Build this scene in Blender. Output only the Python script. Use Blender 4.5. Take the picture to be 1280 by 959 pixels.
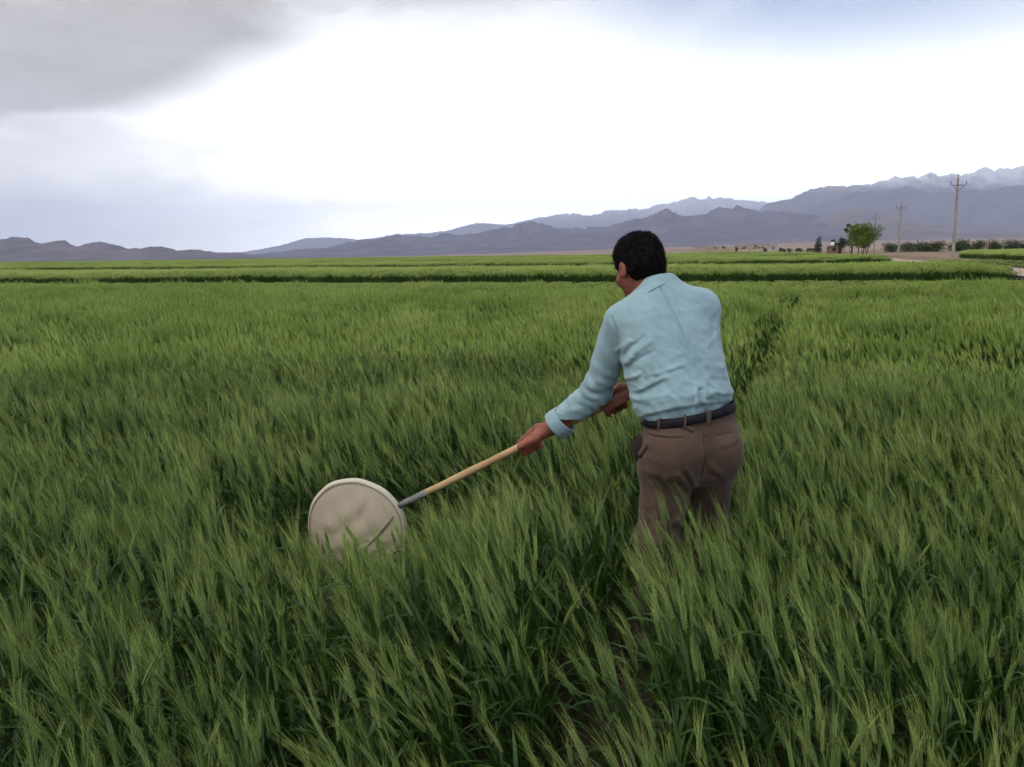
import bpy, math, random
import numpy as np
from mathutils import Vector, Matrix, noise as mnoise

scene = bpy.context.scene
for o in list(bpy.data.objects):
    bpy.data.objects.remove(o)
rad = math.radians

# ------------------------------------------------------------------ camera
cam_data = bpy.data.cameras.new("camera")
cam = bpy.data.objects.new("camera", cam_data)
scene.collection.objects.link(cam)
scene.camera = cam
CAM = Vector((0.0, 0.0, 1.54))
PITCH = math.atan(160 / 1040.0)
cam.location = CAM
cam.rotation_euler = (Matrix.Rotation(math.pi / 2 - PITCH, 3, 'X') @ Matrix.Rotation(-rad(0.75), 3, 'Z')).to_euler()
cam_data.sensor_fit = 'HORIZONTAL'
cam_data.sensor_width = 36.0
cam_data.lens = 36.0 * 1040.0 / 1280.0
cam_data.clip_start = 0.05
cam_data.clip_end = 200000.0

# ------------------------------------------------------------------ render / exposure
scene.render.engine = 'CYCLES'
scene.view_settings.view_transform = 'Standard'
scene.view_settings.look = 'None'
scene.view_settings.exposure = 0.95
scene.view_settings.gamma = 1.0
scene.view_settings.use_curve_mapping = False
cy = scene.cycles
cy.use_denoising = True
try:
    cy.denoiser = 'OPENIMAGEDENOISE'
    cy.denoising_input_passes = 'RGB_ALBEDO_NORMAL'
except Exception:
    pass
cy.use_adaptive_sampling = True
cy.adaptive_threshold = 0.035
cy.adaptive_min_samples = 16
cy.max_bounces = 4
cy.diffuse_bounces = 2
cy.glossy_bounces = 2
cy.transmission_bounces = 4
cy.transparent_max_bounces = 8
cy.volume_bounces = 0
cy.sample_clamp_indirect = 6.0

# ------------------------------------------------------------------ sky and sun
SUN_EL, SUN_AZ = rad(62), rad(-140)      # azimuth measured from +Y towards +X
world = bpy.data.worlds.new("World")
scene.world = world
world.use_nodes = True
wn, wl = world.node_tree.nodes, world.node_tree.links
wn.clear()


def N(nodes, kind, **kw):
    n = nodes.new(kind)
    for k, v in kw.items():
        setattr(n, k, v)
    return n


def mth(nodes, links, op, a, b=None, clamp=False):
    n = nodes.new('ShaderNodeMath')
    n.operation = op
    n.use_clamp = clamp
    for i, v in enumerate((a, b)):
        if v is None:
            continue
        if isinstance(v, (int, float)):
            n.inputs[i].default_value = v
        else:
            links.new(v, n.inputs[i])
    return n.outputs[0]


def smooth(nodes, links, v, lo, hi, out0=0.0, out1=1.0):
    n = nodes.new('ShaderNodeMapRange')
    n.interpolation_type = 'SMOOTHSTEP'
    links.new(v, n.inputs[0])
    for i, x in zip((1, 2, 3, 4), (lo, hi, out0, out1)):
        n.inputs[i].default_value = x
    return n.outputs[0]


def mixc(nodes, links, fac, a, b, blend='MIX'):
    n = nodes.new('ShaderNodeMix')
    n.data_type = 'RGBA'
    n.blend_type = blend
    if isinstance(fac, (int, float)):
        n.inputs[0].default_value = fac
    else:
        links.new(fac, n.inputs[0])
    for i, v in ((6, a), (7, b)):
        if isinstance(v, (tuple, list)):
            n.inputs[i].default_value = (*v[:3], 1.0)
        else:
            links.new(v, n.inputs[i])
    return n.outputs[2]


def build_sky():
    nd, ln = wn, wl
    tc = N(nd, 'ShaderNodeTexCoord')
    sky = N(nd, 'ShaderNodeTexSky', sky_type='NISHITA')
    sky.sun_disc = False
    sky.sun_elevation = SUN_EL
    sky.sun_rotation = SUN_AZ
    sky.altitude = 1200
    sky.dust_density = 2.0
    blue = mixc(nd, ln, 1.0, sky.outputs[0], (0.10, 0.10, 0.10), 'MULTIPLY')
    sep = N(nd, 'ShaderNodeSeparateXYZ')
    ln.new(tc.outputs['Generated'], sep.inputs[0])
    az = mth(nd, ln, 'ARCTAN2', sep.outputs[0], sep.outputs[1])          # 0 = +Y, positive to the right
    el = mth(nd, ln, 'ARCSINE', sep.outputs[2])
    comb = N(nd, 'ShaderNodeCombineXYZ')
    ln.new(az, comb.inputs[0]); ln.new(el, comb.inputs[1])
    # cloud textures live on the direction sphere, stretched along the horizon
    mp = N(nd, 'ShaderNodeMapping')
    mp.inputs['Scale'].default_value = (1.0, 1.0, 2.6)
    ln.new(tc.outputs['Generated'], mp.inputs[0])
    def noise(scale, detail, rough, loc):
        m2 = N(nd, 'ShaderNodeMapping')
        m2.inputs['Location'].default_value = loc
        ln.new(mp.outputs[0], m2.inputs[0])
        t = N(nd, 'ShaderNodeTexNoise')
        t.inputs['Scale'].default_value = scale
        t.inputs['Detail'].default_value = detail
        t.inputs['Roughness'].default_value = rough
        t.inputs['Distortion'].default_value = 0.25
        ln.new(m2.outputs[0], t.inputs[0])
        return t.outputs[0]
    n1 = noise(1.7, 4, 0.55, (3.1, 0.7, 0.2))
    n2 = noise(3.4, 5, 0.6, (7.7, 2.3, 1.1))
    n3 = noise(1.1, 2, 0.5, (1.3, 9.2, 4.4))
    # thin bright veil over blue; thicker towards the horizon
    n1c = smooth(nd, ln, n1, 0.34, 0.62, 0.0, 1.0)
    thin = mth(nd, ln, 'MULTIPLY', smooth(nd, ln, el, 0.13, 0.30, 0.0, 1.0), smooth(nd, ln, mth(nd, ln, 'ADD', az, mth(nd, ln, 'MULTIPLY', mth(nd, ln, 'SUBTRACT', n2, 0.5), 0.5)), -0.05, 0.35, 0.10, 1.0))
    veil = mth(nd, ln, 'SUBTRACT', 1.0, mth(nd, ln, 'MULTIPLY', thin, mth(nd, ln, 'SUBTRACT', 0.95, mth(nd, ln, 'MULTIPLY', n1c, 0.45))), clamp=True)
    white_lv = mth(nd, ln, 'ADD', smooth(nd, ln, el, 0.05, 0.32, SKY_WHITE, SKY_TOP), smooth(nd, ln, el, 0.0, 0.16, SKY_HORIZON, 0.0))
    wcol = N(nd, 'ShaderNodeCombineXYZ')
    ln.new(mth(nd, ln, 'MULTIPLY', white_lv, 0.985), wcol.inputs[0])
    ln.new(mth(nd, ln, 'MULTIPLY', white_lv, 0.995), wcol.inputs[1])
    ln.new(white_lv, wcol.inputs[2])
    base = mixc(nd, ln, veil, blue, wcol.outputs[0])
    # grey cloud banks: one on the upper left of the view, a streak along the top, others all round the sky
    n4 = noise(9.0, 4, 0.6, (2.7, 5.3, 8.1))
    waz = mth(nd, ln, 'ADD', az, mth(nd, ln, 'ADD', mth(nd, ln, 'MULTIPLY', mth(nd, ln, 'SUBTRACT', n2, 0.5), 0.30), mth(nd, ln, 'MULTIPLY', mth(nd, ln, 'SUBTRACT', n4, 0.5), 0.14)))
    wel = mth(nd, ln, 'ADD', el, mth(nd, ln, 'ADD', mth(nd, ln, 'MULTIPLY', mth(nd, ln, 'SUBTRACT', n2, 0.5), 0.16), mth(nd, ln, 'MULTIPLY', mth(nd, ln, 'SUBTRACT', n4, 0.5), 0.08)))
    def bank(a0, e0, ra, re, soft0, soft1):
        da = mth(nd, ln, 'DIVIDE', mth(nd, ln, 'SUBTRACT', waz, a0), ra)
        de = mth(nd, ln, 'DIVIDE', mth(nd, ln, 'SUBTRACT', wel, e0), re)
        d = mth(nd, ln, 'SQRT', mth(nd, ln, 'ADD', mth(nd, ln, 'MULTIPLY', da, da), mth(nd, ln, 'MULTIPLY', de, de)))
        return smooth(nd, ln, d, soft0, soft1, 1.0, 0.0)
    b1 = bank(-0.84, 0.33, 0.68, 0.262, 0.84, 1.02)
    b2 = mth(nd, ln, 'MULTIPLY', bank(-0.14, 0.37, 0.34, 0.120, 0.70, 1.10), 0.65)
    b3 = mth(nd, ln, 'MULTIPLY', bank(-0.78, 0.05, 0.66, 0.24, 0.35, 1.10), 0.80)
    far = mth(nd, ln, 'MULTIPLY', smooth(nd, ln, n3, 0.47, 0.60), smooth(nd, ln, el, 0.30, 0.48))
    m = mth(nd, ln, 'MAXIMUM', mth(nd, ln, 'MAXIMUM', b1, b2), mth(nd, ln, 'MAXIMUM', b3, mth(nd, ln, 'MULTIPLY', far, 0.85)))
    m = mth(nd, ln, 'MULTIPLY', m, mth(nd, ln, 'ADD', 0.78, mth(nd, ln, 'MULTIPLY', n2, 0.4)), clamp=True)
    grey_lv = mth(nd, ln, 'MULTIPLY', mth(nd, ln, 'ADD', smooth(nd, ln, n2, 0.35, 0.65, 0.86, 1.16), smooth(nd, ln, n4, 0.3, 0.7, -0.10, 0.14)), smooth(nd, ln, el, 0.0, 0.22, 2.1, 1.0))
    gcol = N(nd, 'ShaderNodeVectorMath', operation='SCALE')
    gcol.inputs[0].default_value = SKY_GREY
    ln.new(grey_lv, gcol.inputs['Scale'])
    col = mixc(nd, ln, m, base, gcol.outputs[0])
    bg = N(nd, 'ShaderNodeBackground')
    ln.new(col, bg.inputs[0])
    bg.inputs[1].default_value = 1.0
    out = N(nd, 'ShaderNodeOutputWorld')
    ln.new(bg.outputs[0], out.inputs[0])


SKY_WHITE, SKY_TOP, SKY_HORIZON = 1.9, 0.62, 2.6
SKY_GREY = (0.322, 0.308, 0.286)
build_sky()
world.cycles.sampling_method = 'MANUAL'
world.cycles.sample_map_resolution = 512

sun_data = bpy.data.lights.new("sun", 'SUN')
sun_data.energy = 0.9
sun_data.angle = rad(30)
sun_data.color = (1.0, 0.95, 0.88)
sun = bpy.data.objects.new("sun", sun_data)
scene.collection.objects.link(sun)
sd = Vector((math.sin(SUN_AZ) * math.cos(SUN_EL), math.cos(SUN_AZ) * math.cos(SUN_EL), math.sin(SUN_EL)))
sun.rotation_euler = sd.to_track_quat('Z', 'Y').to_euler()
sun.location = sd * 50

# ------------------------------------------------------------------ helpers
COL = scene.collection


def tag(o, label=None, cat=None, group=None, kind=None):
    if label: o["label"] = label
    if cat: o["category"] = cat
    if group: o["group"] = group
    if kind: o["kind"] = kind
    return o


def mesh_obj(name, verts, faces, mats=(), parent=None, smooth_shade=False, mat_idx=None, link=True):
    me = bpy.data.meshes.new(name)
    me.from_pydata([tuple(map(float, v)) for v in verts], [], [tuple(map(int, f)) for f in faces])
    for m in (mats if isinstance(mats, (list, tuple)) else [mats]):
        me.materials.append(m)
    if mat_idx is not None:
        me.polygons.foreach_set('material_index', np.asarray(mat_idx, dtype=np.int32))
    if smooth_shade:
        me.polygons.foreach_set('use_smooth', np.ones(len(me.polygons), dtype=bool))
    me.update()
    o = bpy.data.objects.new(name, me)
    if link:
        COL.objects.link(o)
    if parent is not None:
        o.parent = parent
        o.matrix_parent_inverse = Matrix.Translation(-parent.location) if parent.type == 'EMPTY' else Matrix.Identity(4)
    return o


def empty(name, loc):
    o = bpy.data.objects.new(name, None)
    o.location = loc
    o.empty_display_size = 0.1
    COL.objects.link(o)
    return o


class MB:
    """collects simple shapes into one mesh"""
    def __init__(self):
        self.v, self.f = [], []

    def add(self, vs, fs):
        b = len(self.v)
        self.v += [tuple(v) for v in vs]
        self.f += [tuple(i + b for i in f) for f in fs]
        return self

    def box(self, c, s, rz=0.0):
        cx, cyy, cz = c; hx, hy, hz = s[0] / 2, s[1] / 2, s[2] / 2
        ca, sa = math.cos(rz), math.sin(rz)
        vs = []
        for z in (-hz, hz):
            for x, y in ((-hx, -hy), (hx, -hy), (hx, hy), (-hx, hy)):
                vs.append((cx + x * ca - y * sa, cyy + x * sa + y * ca, cz + z))
        return self.add(vs, [(3, 2, 1, 0), (4, 5, 6, 7), (0, 1, 5, 4), (1, 2, 6, 5), (2, 3, 7, 6), (3, 0, 4, 7)])

    def tube(self, pts, rs, n=8, caps=True):
        pts = [Vector(p) for p in pts]
        vs, fs = [], []
        ref = None
        for i, p in enumerate(pts):
            t = (pts[min(i + 1, len(pts) - 1)] - pts[max(i - 1, 0)]).normalized()
            if ref is None:
                ref = t.orthogonal().normalized()
            ref = (ref - t * ref.dot(t)).normalized()
            b = t.cross(ref)
            r = rs[i] if isinstance(rs, (list, tuple)) else rs
            for k in range(n):
                a = 2 * math.pi * k / n
                vs.append(p + (ref * math.cos(a) + b * math.sin(a)) * r)
        for i in range(len(pts) - 1):
            for k in range(n):
                fs.append((i * n + k, i * n + (k + 1) % n, (i + 1) * n + (k + 1) % n, (i + 1) * n + k))
        if caps:
            fs.append(tuple(range(n - 1, -1, -1)))
            fs.append(tuple(range((len(pts) - 1) * n, len(pts) * n)))
        return self.add(vs, fs)

    def build(self, name, mat, parent=None, smooth_shade=False, link=True):
        return mesh_obj(name, self.v, self.f, mat, parent, smooth_shade, link=link)


def new_mat(name):
    m = bpy.data.materials.new(name)
    m.use_nodes = True
    nt = m.node_tree
    nt.nodes.clear()
    out = nt.nodes.new('ShaderNodeOutputMaterial')
    return m, nt.nodes, nt.links, out


def noisy(name, c1, c2, scale=5.0, detail=6, rough=0.85, bump=0.0, bump_scale=None, coords='Object', spec=0.2, lo=0.35, hi=0.65, stretch=None):
    """principled surface with a two-colour noise and optional bump"""
    m, nd, ln, out = new_mat(name)
    tc = N(nd, 'ShaderNodeTexCoord')
    src = tc.outputs[coords]
    if stretch:
        mp = N(nd, 'ShaderNodeMapping'); mp.inputs['Scale'].default_value = stretch
        ln.new(src, mp.inputs[0]); src = mp.outputs[0]
    t = N(nd, 'ShaderNodeTexNoise')
    t.inputs['Scale'].default_value = scale; t.inputs['Detail'].default_value = detail
    ln.new(src, t.inputs[0])
    f = smooth(nd, ln, t.outputs[0], lo, hi)
    p = N(nd, 'ShaderNodeBsdfPrincipled')
    ln.new(mixc(nd, ln, f, c1, c2), p.inputs['Base Color'])
    p.inputs['Roughness'].default_value = rough
    p.inputs['Specular IOR Level'].default_value = spec
    if bump:
        t2 = N(nd, 'ShaderNodeTexNoise')
        t2.inputs['Scale'].default_value = bump_scale or scale * 3; t2.inputs['Detail'].default_value = 5
        ln.new(src, t2.inputs[0])
        b = N(nd, 'ShaderNodeBump'); b.inputs['Strength'].default_value = 0.6; b.inputs['Distance'].default_value = bump
        ln.new(t2.outputs[0], b.inputs['Height']); ln.new(b.outputs[0], p.inputs['Normal'])
    ln.new(p.outputs[0], out.inputs[0])
    return m


def leaf_mat(name, c1, c2, trans=0.35, rough=0.5, spec=0.25, attr=None, warm=None):
    """thin leaf: diffuse + translucent + a little gloss; colour varies per instance attribute or per position"""
    m, nd, ln, out = new_mat(name)
    if attr:
        a = N(nd, 'ShaderNodeAttribute', attribute_type='INSTANCER', attribute_name=attr)
        f = a.outputs['Fac']
    else:
        tc = N(nd, 'ShaderNodeTexCoord')
        t = N(nd, 'ShaderNodeTexNoise'); t.inputs['Scale'].default_value = 1.3; t.inputs['Detail'].default_value = 4
        ln.new(tc.outputs['Object'], t.inputs[0])
        f = smooth(nd, ln, t.outputs[0], 0.35, 0.65)
    col = mixc(nd, ln, f, c1, c2)
    p = N(nd, 'ShaderNodeBsdfPrincipled')
    ln.new(col, p.inputs['Base Color'])
    p.inputs['Roughness'].default_value = rough
    p.inputs['Specular IOR Level'].default_value = spec
    tr = N(nd, 'ShaderNodeBsdfTranslucent')
    ln.new(mixc(nd, ln, 1.0, col, (1.0, 1.25, 0.6), 'MULTIPLY'), tr.inputs[0])
    mx = N(nd, 'ShaderNodeMixShader'); mx.inputs[0].default_value = trans
    ln.new(p.outputs[0], mx.inputs[1]); ln.new(tr.outputs[0], mx.inputs[2])
    ln.new(mx.outputs[0], out.inputs[0])
    return m


# field grid: u runs along the wheel track (18 degrees right of +Y), v to the right of it
FA = rad(18)
SU, CU = math.sin(FA), math.cos(FA)


def uv_xy(u, v): return (SU * u + CU * v, CU * u - SU * v)
def xy_uv(x, y): return (SU * x + CU * y, CU * x - SU * y)
def sstep(a, lo, hi):
    t = np.clip((a - lo) / (hi - lo), 0, 1)
    return t * t * (3 - 2 * t)


def terrain(x, y):
    """gentle rise of the plain towards the mountains; works on arrays"""
    x = np.asarray(x, float); y = np.asarray(y, float)
    r = np.hypot(x, y)
    q = x / np.maximum(np.abs(y), 30.0)
    right = sstep(q, 0.12, 0.50)
    near = 0.0007 * np.clip(y - 60, 0, 140) + 0.0016 * np.clip(y - 200, 0, 245) + 0.0036 * right * np.clip(y - 25, 0, 420)
    far = (0.0002 + 0.0125 * sstep(q, -0.25, 0.45)) * np.clip(r - 1500, 0, 1e9) * (y > 0)
    mid = (0.0006 + 0.0012 * right) * np.clip(y - 445, 0, 1500)
    return near + mid + far


def numpy_noise(x, y, seed=0, octaves=4, lac=2.0, gain=0.5):
    """smooth value noise in [0,1] on arrays"""
    x = np.asarray(x, float); y = np.asarray(y, float)
    tot = np.zeros_like(x); amp = 1.0; norm = 0.0
    for o in range(octaves):
        xi = np.floor(x).astype(np.int64); yi = np.floor(y).astype(np.int64)
        xf = x - xi; yf = y - yi
        xf = xf * xf * (3 - 2 * xf); yf = yf * yf * (3 - 2 * yf)
        def h(a, b):
            n = (a * 374761393 + b * 668265263 + (seed + o * 17) * 974634777) & 0xffffffff
            n = ((n ^ (n >> 13)) * 1274126177) & 0xffffffff
            return ((n ^ (n >> 16)) & 0xffff) / 65535.0
        v = (h(xi, yi) * (1 - xf) + h(xi + 1, yi) * xf) * (1 - yf) + (h(xi, yi + 1) * (1 - xf) + h(xi + 1, yi + 1) * xf) * yf
        tot += v * amp; norm += amp
        x = x * lac + 13.7; y = y * lac + 7.3; amp *= gain
    return tot / norm

# ================================================================== ground, road, mountains
def ground_material():
    m, nd, ln, out = new_mat("soil_and_plain")
    geo = N(nd, 'ShaderNodeNewGeometry')
    t = N(nd, 'ShaderNodeTexNoise'); t.inputs['Scale'].default_value = 2.2; t.inputs['Detail'].default_value = 9
    ln.new(geo.outputs['Position'], t.inputs[0])
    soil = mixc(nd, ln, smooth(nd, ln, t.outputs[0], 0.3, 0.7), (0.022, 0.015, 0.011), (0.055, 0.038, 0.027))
    t2 = N(nd, 'ShaderNodeTexNoise'); t2.inputs['Scale'].default_value = 0.0016; t2.inputs['Detail'].default_value = 8
    ln.new(geo.outputs['Position'], t2.inputs[0])
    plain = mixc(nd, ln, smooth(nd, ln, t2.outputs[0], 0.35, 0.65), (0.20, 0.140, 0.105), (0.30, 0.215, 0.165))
    t3 = N(nd, 'ShaderNodeTexNoise'); t3.inputs['Scale'].default_value = 0.05; t3.inputs['Detail'].default_value = 6
    ln.new(geo.outputs['Position'], t3.inputs[0])
    scrub = mixc(nd, ln, smooth(nd, ln, t3.outputs[0], 0.45, 0.62), plain, (0.13, 0.125, 0.06))
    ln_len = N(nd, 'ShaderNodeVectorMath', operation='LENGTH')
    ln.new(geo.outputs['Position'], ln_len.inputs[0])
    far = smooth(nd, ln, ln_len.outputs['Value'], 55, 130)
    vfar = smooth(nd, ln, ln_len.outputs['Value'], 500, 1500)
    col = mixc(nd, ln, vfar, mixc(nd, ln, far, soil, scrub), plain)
    p = N(nd, 'ShaderNodeBsdfPrincipled'); ln.new(col, p.inputs['Base Color'])
    p.inputs['Roughness'].default_value = 0.95; p.inputs['Specular IOR Level'].default_value = 0.1
    b = N(nd, 'ShaderNodeBump'); b.inputs['Distance'].default_value = 0.03
    t4 = N(nd, 'ShaderNodeTexNoise'); t4.inputs['Scale'].default_value = 14; t4.inputs['Detail'].default_value = 6
    ln.new(geo.outputs['Position'], t4.inputs[0])
    ln.new(t4.outputs[0], b.inputs['Height']); ln.new(b.outputs[0], p.inputs['Normal'])
    ln.new(p.outputs[0], out.inputs[0])
    return m


def build_ground():
    radii = [0.0] + list(np.concatenate([np.arange(1.0, 30, 1.0), np.geomspace(30, 38500, 155)]))
    na = 256
    vs = [(0, 0, 0)]
    for r in radii[1:]:
        a = np.linspace(0, 2 * np.pi, na, endpoint=False)
        x, y = r * np.cos(a), r * np.sin(a)
        z = terrain(x, y)
        if r < 60:
            z = z + (numpy_noise(x * 1.3, y * 1.3, 5) - 0.5) * 0.05
        vs += list(zip(x, y, z))
    fs = [(0, 1 + k, 1 + (k + 1) % na) for k in range(na)]
    for i in range(len(radii) - 2):
        b0, b1 = 1 + i * na, 1 + (i + 1) * na
        fs += [(b0 + k, b1 + k, b1 + (k + 1) % na, b0 + (k + 1) % na) for k in range(na)]
    o = mesh_obj("ground", vs, fs, ground_material(), smooth_shade=True)
    tag(o, kind="structure")


build_ground()


def strip(name, path, width, lift, mat, wob=0.25, seed=1, cross=5):
    """a ribbon lying on the terrain along a list of (x, y) points"""
    pts = []
    for (x0, y0), (x1, y1) in zip(path[:-1], path[1:]):
        n = max(2, int(math.hypot(x1 - x0, y1 - y0) / 3))
        pts += [(x0 + (x1 - x0) * k / n, y0 + (y1 - y0) * k / n) for k in range(n)]
    pts.append(path[-1])
    vs, fs = [], []
    for i, (x, y) in enumerate(pts):
        a, b = pts[max(i - 1, 0)], pts[min(i + 1, len(pts) - 1)]
        d = Vector((b[0] - a[0], b[1] - a[1])).normalized()
        nrm = Vector((d.y, -d.x))
        for k in range(cross):
            s = (k / (cross - 1) - 0.5) * width
            if k in (0, cross - 1):
                s += (numpy_noise(np.array([i * 0.5]), np.array([k * 9.0]), seed)[0] - 0.5) * 2 * wob
            px, py = x + nrm.x * s, y + nrm.y * s
            vs.append((px, py, float(terrain(px, py)) + lift - (0.03 if abs(k - (cross - 1) / 2) == 1 else 0)))
    for i in range(len(pts) - 1):
        for k in range(cross - 1):
            a = i * cross + k
            fs.append((a, a + 1, a + cross + 1, a + cross))
    o = mesh_obj(name, vs, fs, mat, smooth_shade=True)
    return o


dirt = noisy("road_dirt", (0.30, 0.235, 0.18), (0.42, 0.335, 0.26), scale=0.6, detail=8, bump=0.04, bump_scale=4, rough=0.95, spec=0.05)
turned = noisy("turned_earth", (0.20, 0.135, 0.10), (0.29, 0.205, 0.155), scale=0.35, detail=8, bump=0.08, bump_scale=2, rough=0.95, spec=0.05)
road = strip("dirt_road", [uv_xy(10, 14.2), uv_xy(60, 14.0), uv_xy(120, 13.0), uv_xy(200, 9.5), uv_xy(300, 2), uv_xy(430, -14)], 4.2, 0.07, dirt)
tag(road, kind="structure")
earth = strip("bare_field", [uv_xy(60, 44), uv_xy(130, 44), uv_xy(215, 42)], 46, 0.035, turned, wob=1.5, seed=4, cross=13)
tag(earth, kind="structure")


def mountain_material(name, rock1, rock2, snow_z=None, snow_soft=250):
    m, nd, ln, out = new_mat(name)
    geo = N(nd, 'ShaderNodeNewGeometry')
    t = N(nd, 'ShaderNodeTexNoise'); t.inputs['Scale'].default_value = 0.0022; t.inputs['Detail'].default_value = 10
    t.inputs['Roughness'].default_value = 0.6
    ln.new(geo.outputs['Position'], t.inputs[0])
    col = mixc(nd, ln, smooth(nd, ln, t.outputs[0], 0.35, 0.65), rock1, rock2)
    if snow_z:
        sep = N(nd, 'ShaderNodeSeparateXYZ'); ln.new(geo.outputs['Position'], sep.inputs[0])
        t2 = N(nd, 'ShaderNodeTexNoise'); t2.inputs['Scale'].default_value = 0.0016; t2.inputs['Detail'].default_value = 9
        t2.inputs['Roughness'].default_value = 0.65
        ln.new(geo.outputs['Position'], t2.inputs[0])
        zz = mth(nd, ln, 'ADD', sep.outputs[2], mth(nd, ln, 'MULTIPLY', mth(nd, ln, 'SUBTRACT', t2.outputs[0], 0.5), 1000))
        # snow keeps off the steepest faces
        sn = N(nd, 'ShaderNodeSeparateXYZ'); ln.new(geo.outputs['Normal'], sn.inputs[0])
        flat = smooth(nd, ln, sn.outputs[2], 0.50, 0.80)
        f = mth(nd, ln, 'MULTIPLY', smooth(nd, ln, zz, snow_z - snow_soft, snow_z + snow_soft), mth(nd, ln, 'ADD', 0.35, mth(nd, ln, 'MULTIPLY', flat, 0.65)), clamp=True)
        col = mixc(nd, ln, f, col, (0.80, 0.82, 0.86))
    p = N(nd, 'ShaderNodeBsdfPrincipled'); ln.new(col, p.inputs['Base Color'])
    p.inputs['Roughness'].default_value = 1.0; p.inputs['Specular IOR Level'].default_value = 0.0
    ln.new(p.outputs[0], out.inputs[0])
    return m


def mountain_range(name, sky, dist, depth, mat, seed, nx=420, ny=70, spur=1.0, rough=4.2, jag_amp=0.07, jag_scale=0.022, label=None):
    px = np.array([p[0] for p in sky], float); ev = np.array([p[1] for p in sky], float)
    X = (px - 640) / 1040 * dist
    x = np.linspace(X[0], X[-1], nx)
    H = np.interp(x, X, ev) / 1040 * dist
    jag = 1 - np.abs(2 * numpy_noise(x / (dist * jag_scale), x * 0 + 0.7, seed + 5, 3) - 1)
    H = H * (1 - jag_amp * 0.6 + jag_amp * jag)
    y = np.linspace(dist - depth * 0.75, dist + depth * 0.30, ny)
    gx, gy = np.meshgrid(x, y, indexing='ij')
    L = depth / rough
    wx = (numpy_noise(gx / L, gy / L, seed + 3, 3) - 0.5) * L * 0.9
    crest = dist + (numpy_noise(x / (L * 1.2), x * 0 + 0.3, seed + 9, 3) - 0.5) * depth * 0.35
    front = np.clip((gy - y[0]) / (crest[:, None] - y[0]), 0, 1)
    back = np.clip((y[-1] - gy) / (y[-1] - crest[:, None]), 0, 1)
    env = np.where(gy <= crest[:, None], front ** 1.25, back ** 0.9)
    n = numpy_noise((gx + wx) / (L * 0.55), (gy + wx * 0.5) / (L * 0.95), seed, 5, gain=0.52)
    ridge = 1 - np.abs(2 * n - 1)
    ridge = ridge ** 1.4
    n2 = numpy_noise((gx + wx) / (L * 0.16), gy / (L * 0.2), seed + 31, 4)
    rd2 = 1 - np.abs(2 * n2 - 1)
    k = 0.62 * spur * (1 - env ** 3 * 0.75)
    h = env * (1 - k + k * ridge) + env * (0.15 - 0.11 * env ** 2) * (rd2 - 0.6)
    h = np.maximum(h, 0)
    prof = (h * (dist / gy)).max(axis=1)
    sc = 1.0 / np.maximum(prof, 0.2)
    ker = np.ones(5) / 5
    sc = np.convolve(np.pad(sc, 2, mode='edge'), ker, mode='valid')
    h = h * sc[:, None] * H[:, None]
    ends = np.minimum(1, np.minimum(np.arange(nx), np.arange(nx)[::-1]) / 12.0)
    h = h * ends[:, None]
    base = np.minimum(terrain(gx, gy), H[:, None] * 0.5)
    z = np.maximum(h, 0) + np.where(h > 0, 0, -5) + base * np.clip(1 - env * 1.5, 0, 1) - 8 * (env <= 0.02)
    vs = np.stack([gx, gy, z], -1).reshape(-1, 3)
    i, j = np.meshgrid(np.arange(nx - 1), np.arange(ny - 1), indexing='ij')
    a = (i * ny + j).ravel()
    fs = np.stack([a, a + ny, a + ny + 1, a + 1], -1)
    o = mesh_obj(name, vs.tolist(), fs.tolist(), mat, smooth_shade=True)
    tag(o, label, kind="structure")
    return o


rockA = mountain_material("hill_rock", (0.085, 0.070, 0.082), (0.15, 0.120, 0.128))  # rock tinted violet-blue, carrying part of the distance haze in its colour
rockC = mountain_material("ridge_rock", (0.070, 0.062, 0.085), (0.130, 0.108, 0.130))  # bluest rock tint: some of the haze's blue is put into the colour
rockF = mountain_material("foothill_rock", (0.115, 0.088, 0.092), (0.18, 0.140, 0.138))
rockB = mountain_material("far_range_rock", (0.12, 0.105, 0.11), (0.18, 0.155, 0.155), snow_z=1500, snow_soft=450)
rockD = mountain_material("snow_range_rock", (0.10, 0.085, 0.09), (0.16, 0.13, 0.13), snow_z=1500, snow_soft=260)
mountain_range("hills", [(-420, 34), (-250, 30), (-120, 27), (0, 25), (22, 27), (45, 26), (62, 17), (80, 23), (95, 16.5), (112, 14.5), (140, 21), (160, 15), (185, 12), (200, 16.5), (225, 9), (245, 11.5), (270, 7.5), (300, 7.5), (345, 2)],
               7000, 2600, rockA, 11, nx=640, rough=9.0, jag_amp=0.42, jag_scale=0.009, label="low bare purple grey hills along the left skyline")
mountain_range("far_mountains", [(290, 4), (310, 9), (350, 15), (385, 24), (430, 24), (460, 21), (500, 26), (560, 30), (600, 39), (640, 37), (690, 47), (720, 49), (740, 46), (760, 52), (800, 53), (830, 59), (860, 66), (890, 66), (930, 61), (960, 58), (1010, 52), (1060, 40)],
               34000, 7000, rockB, 23, nx=520, ny=60, jag_amp=0.10, jag_scale=0.016, label="pale distant mountain range behind the middle of the skyline")
mountain_range("ridge_mountains", [(315, 2), (340, 6), (385, 11), (420, 12), (440, 19), (470, 23), (500, 27), (520, 25), (540, 23), (555, 27), (580, 26), (610, 29), (640, 34), (665, 40), (690, 34), (705, 31), (760, 33), (790, 41), (805, 44), (820, 53), (838, 47), (850, 42), (866, 46), (880, 44), (900, 52), (920, 56), (935, 51), (950, 47), (962, 49), (1000, 44), (1060, 32)],
               11500, 4600, rockC, 37, nx=620, ny=90, rough=6.0, jag_amp=0.16, jag_scale=0.014, label="blue grey jagged mountain ridge behind the man")
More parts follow.
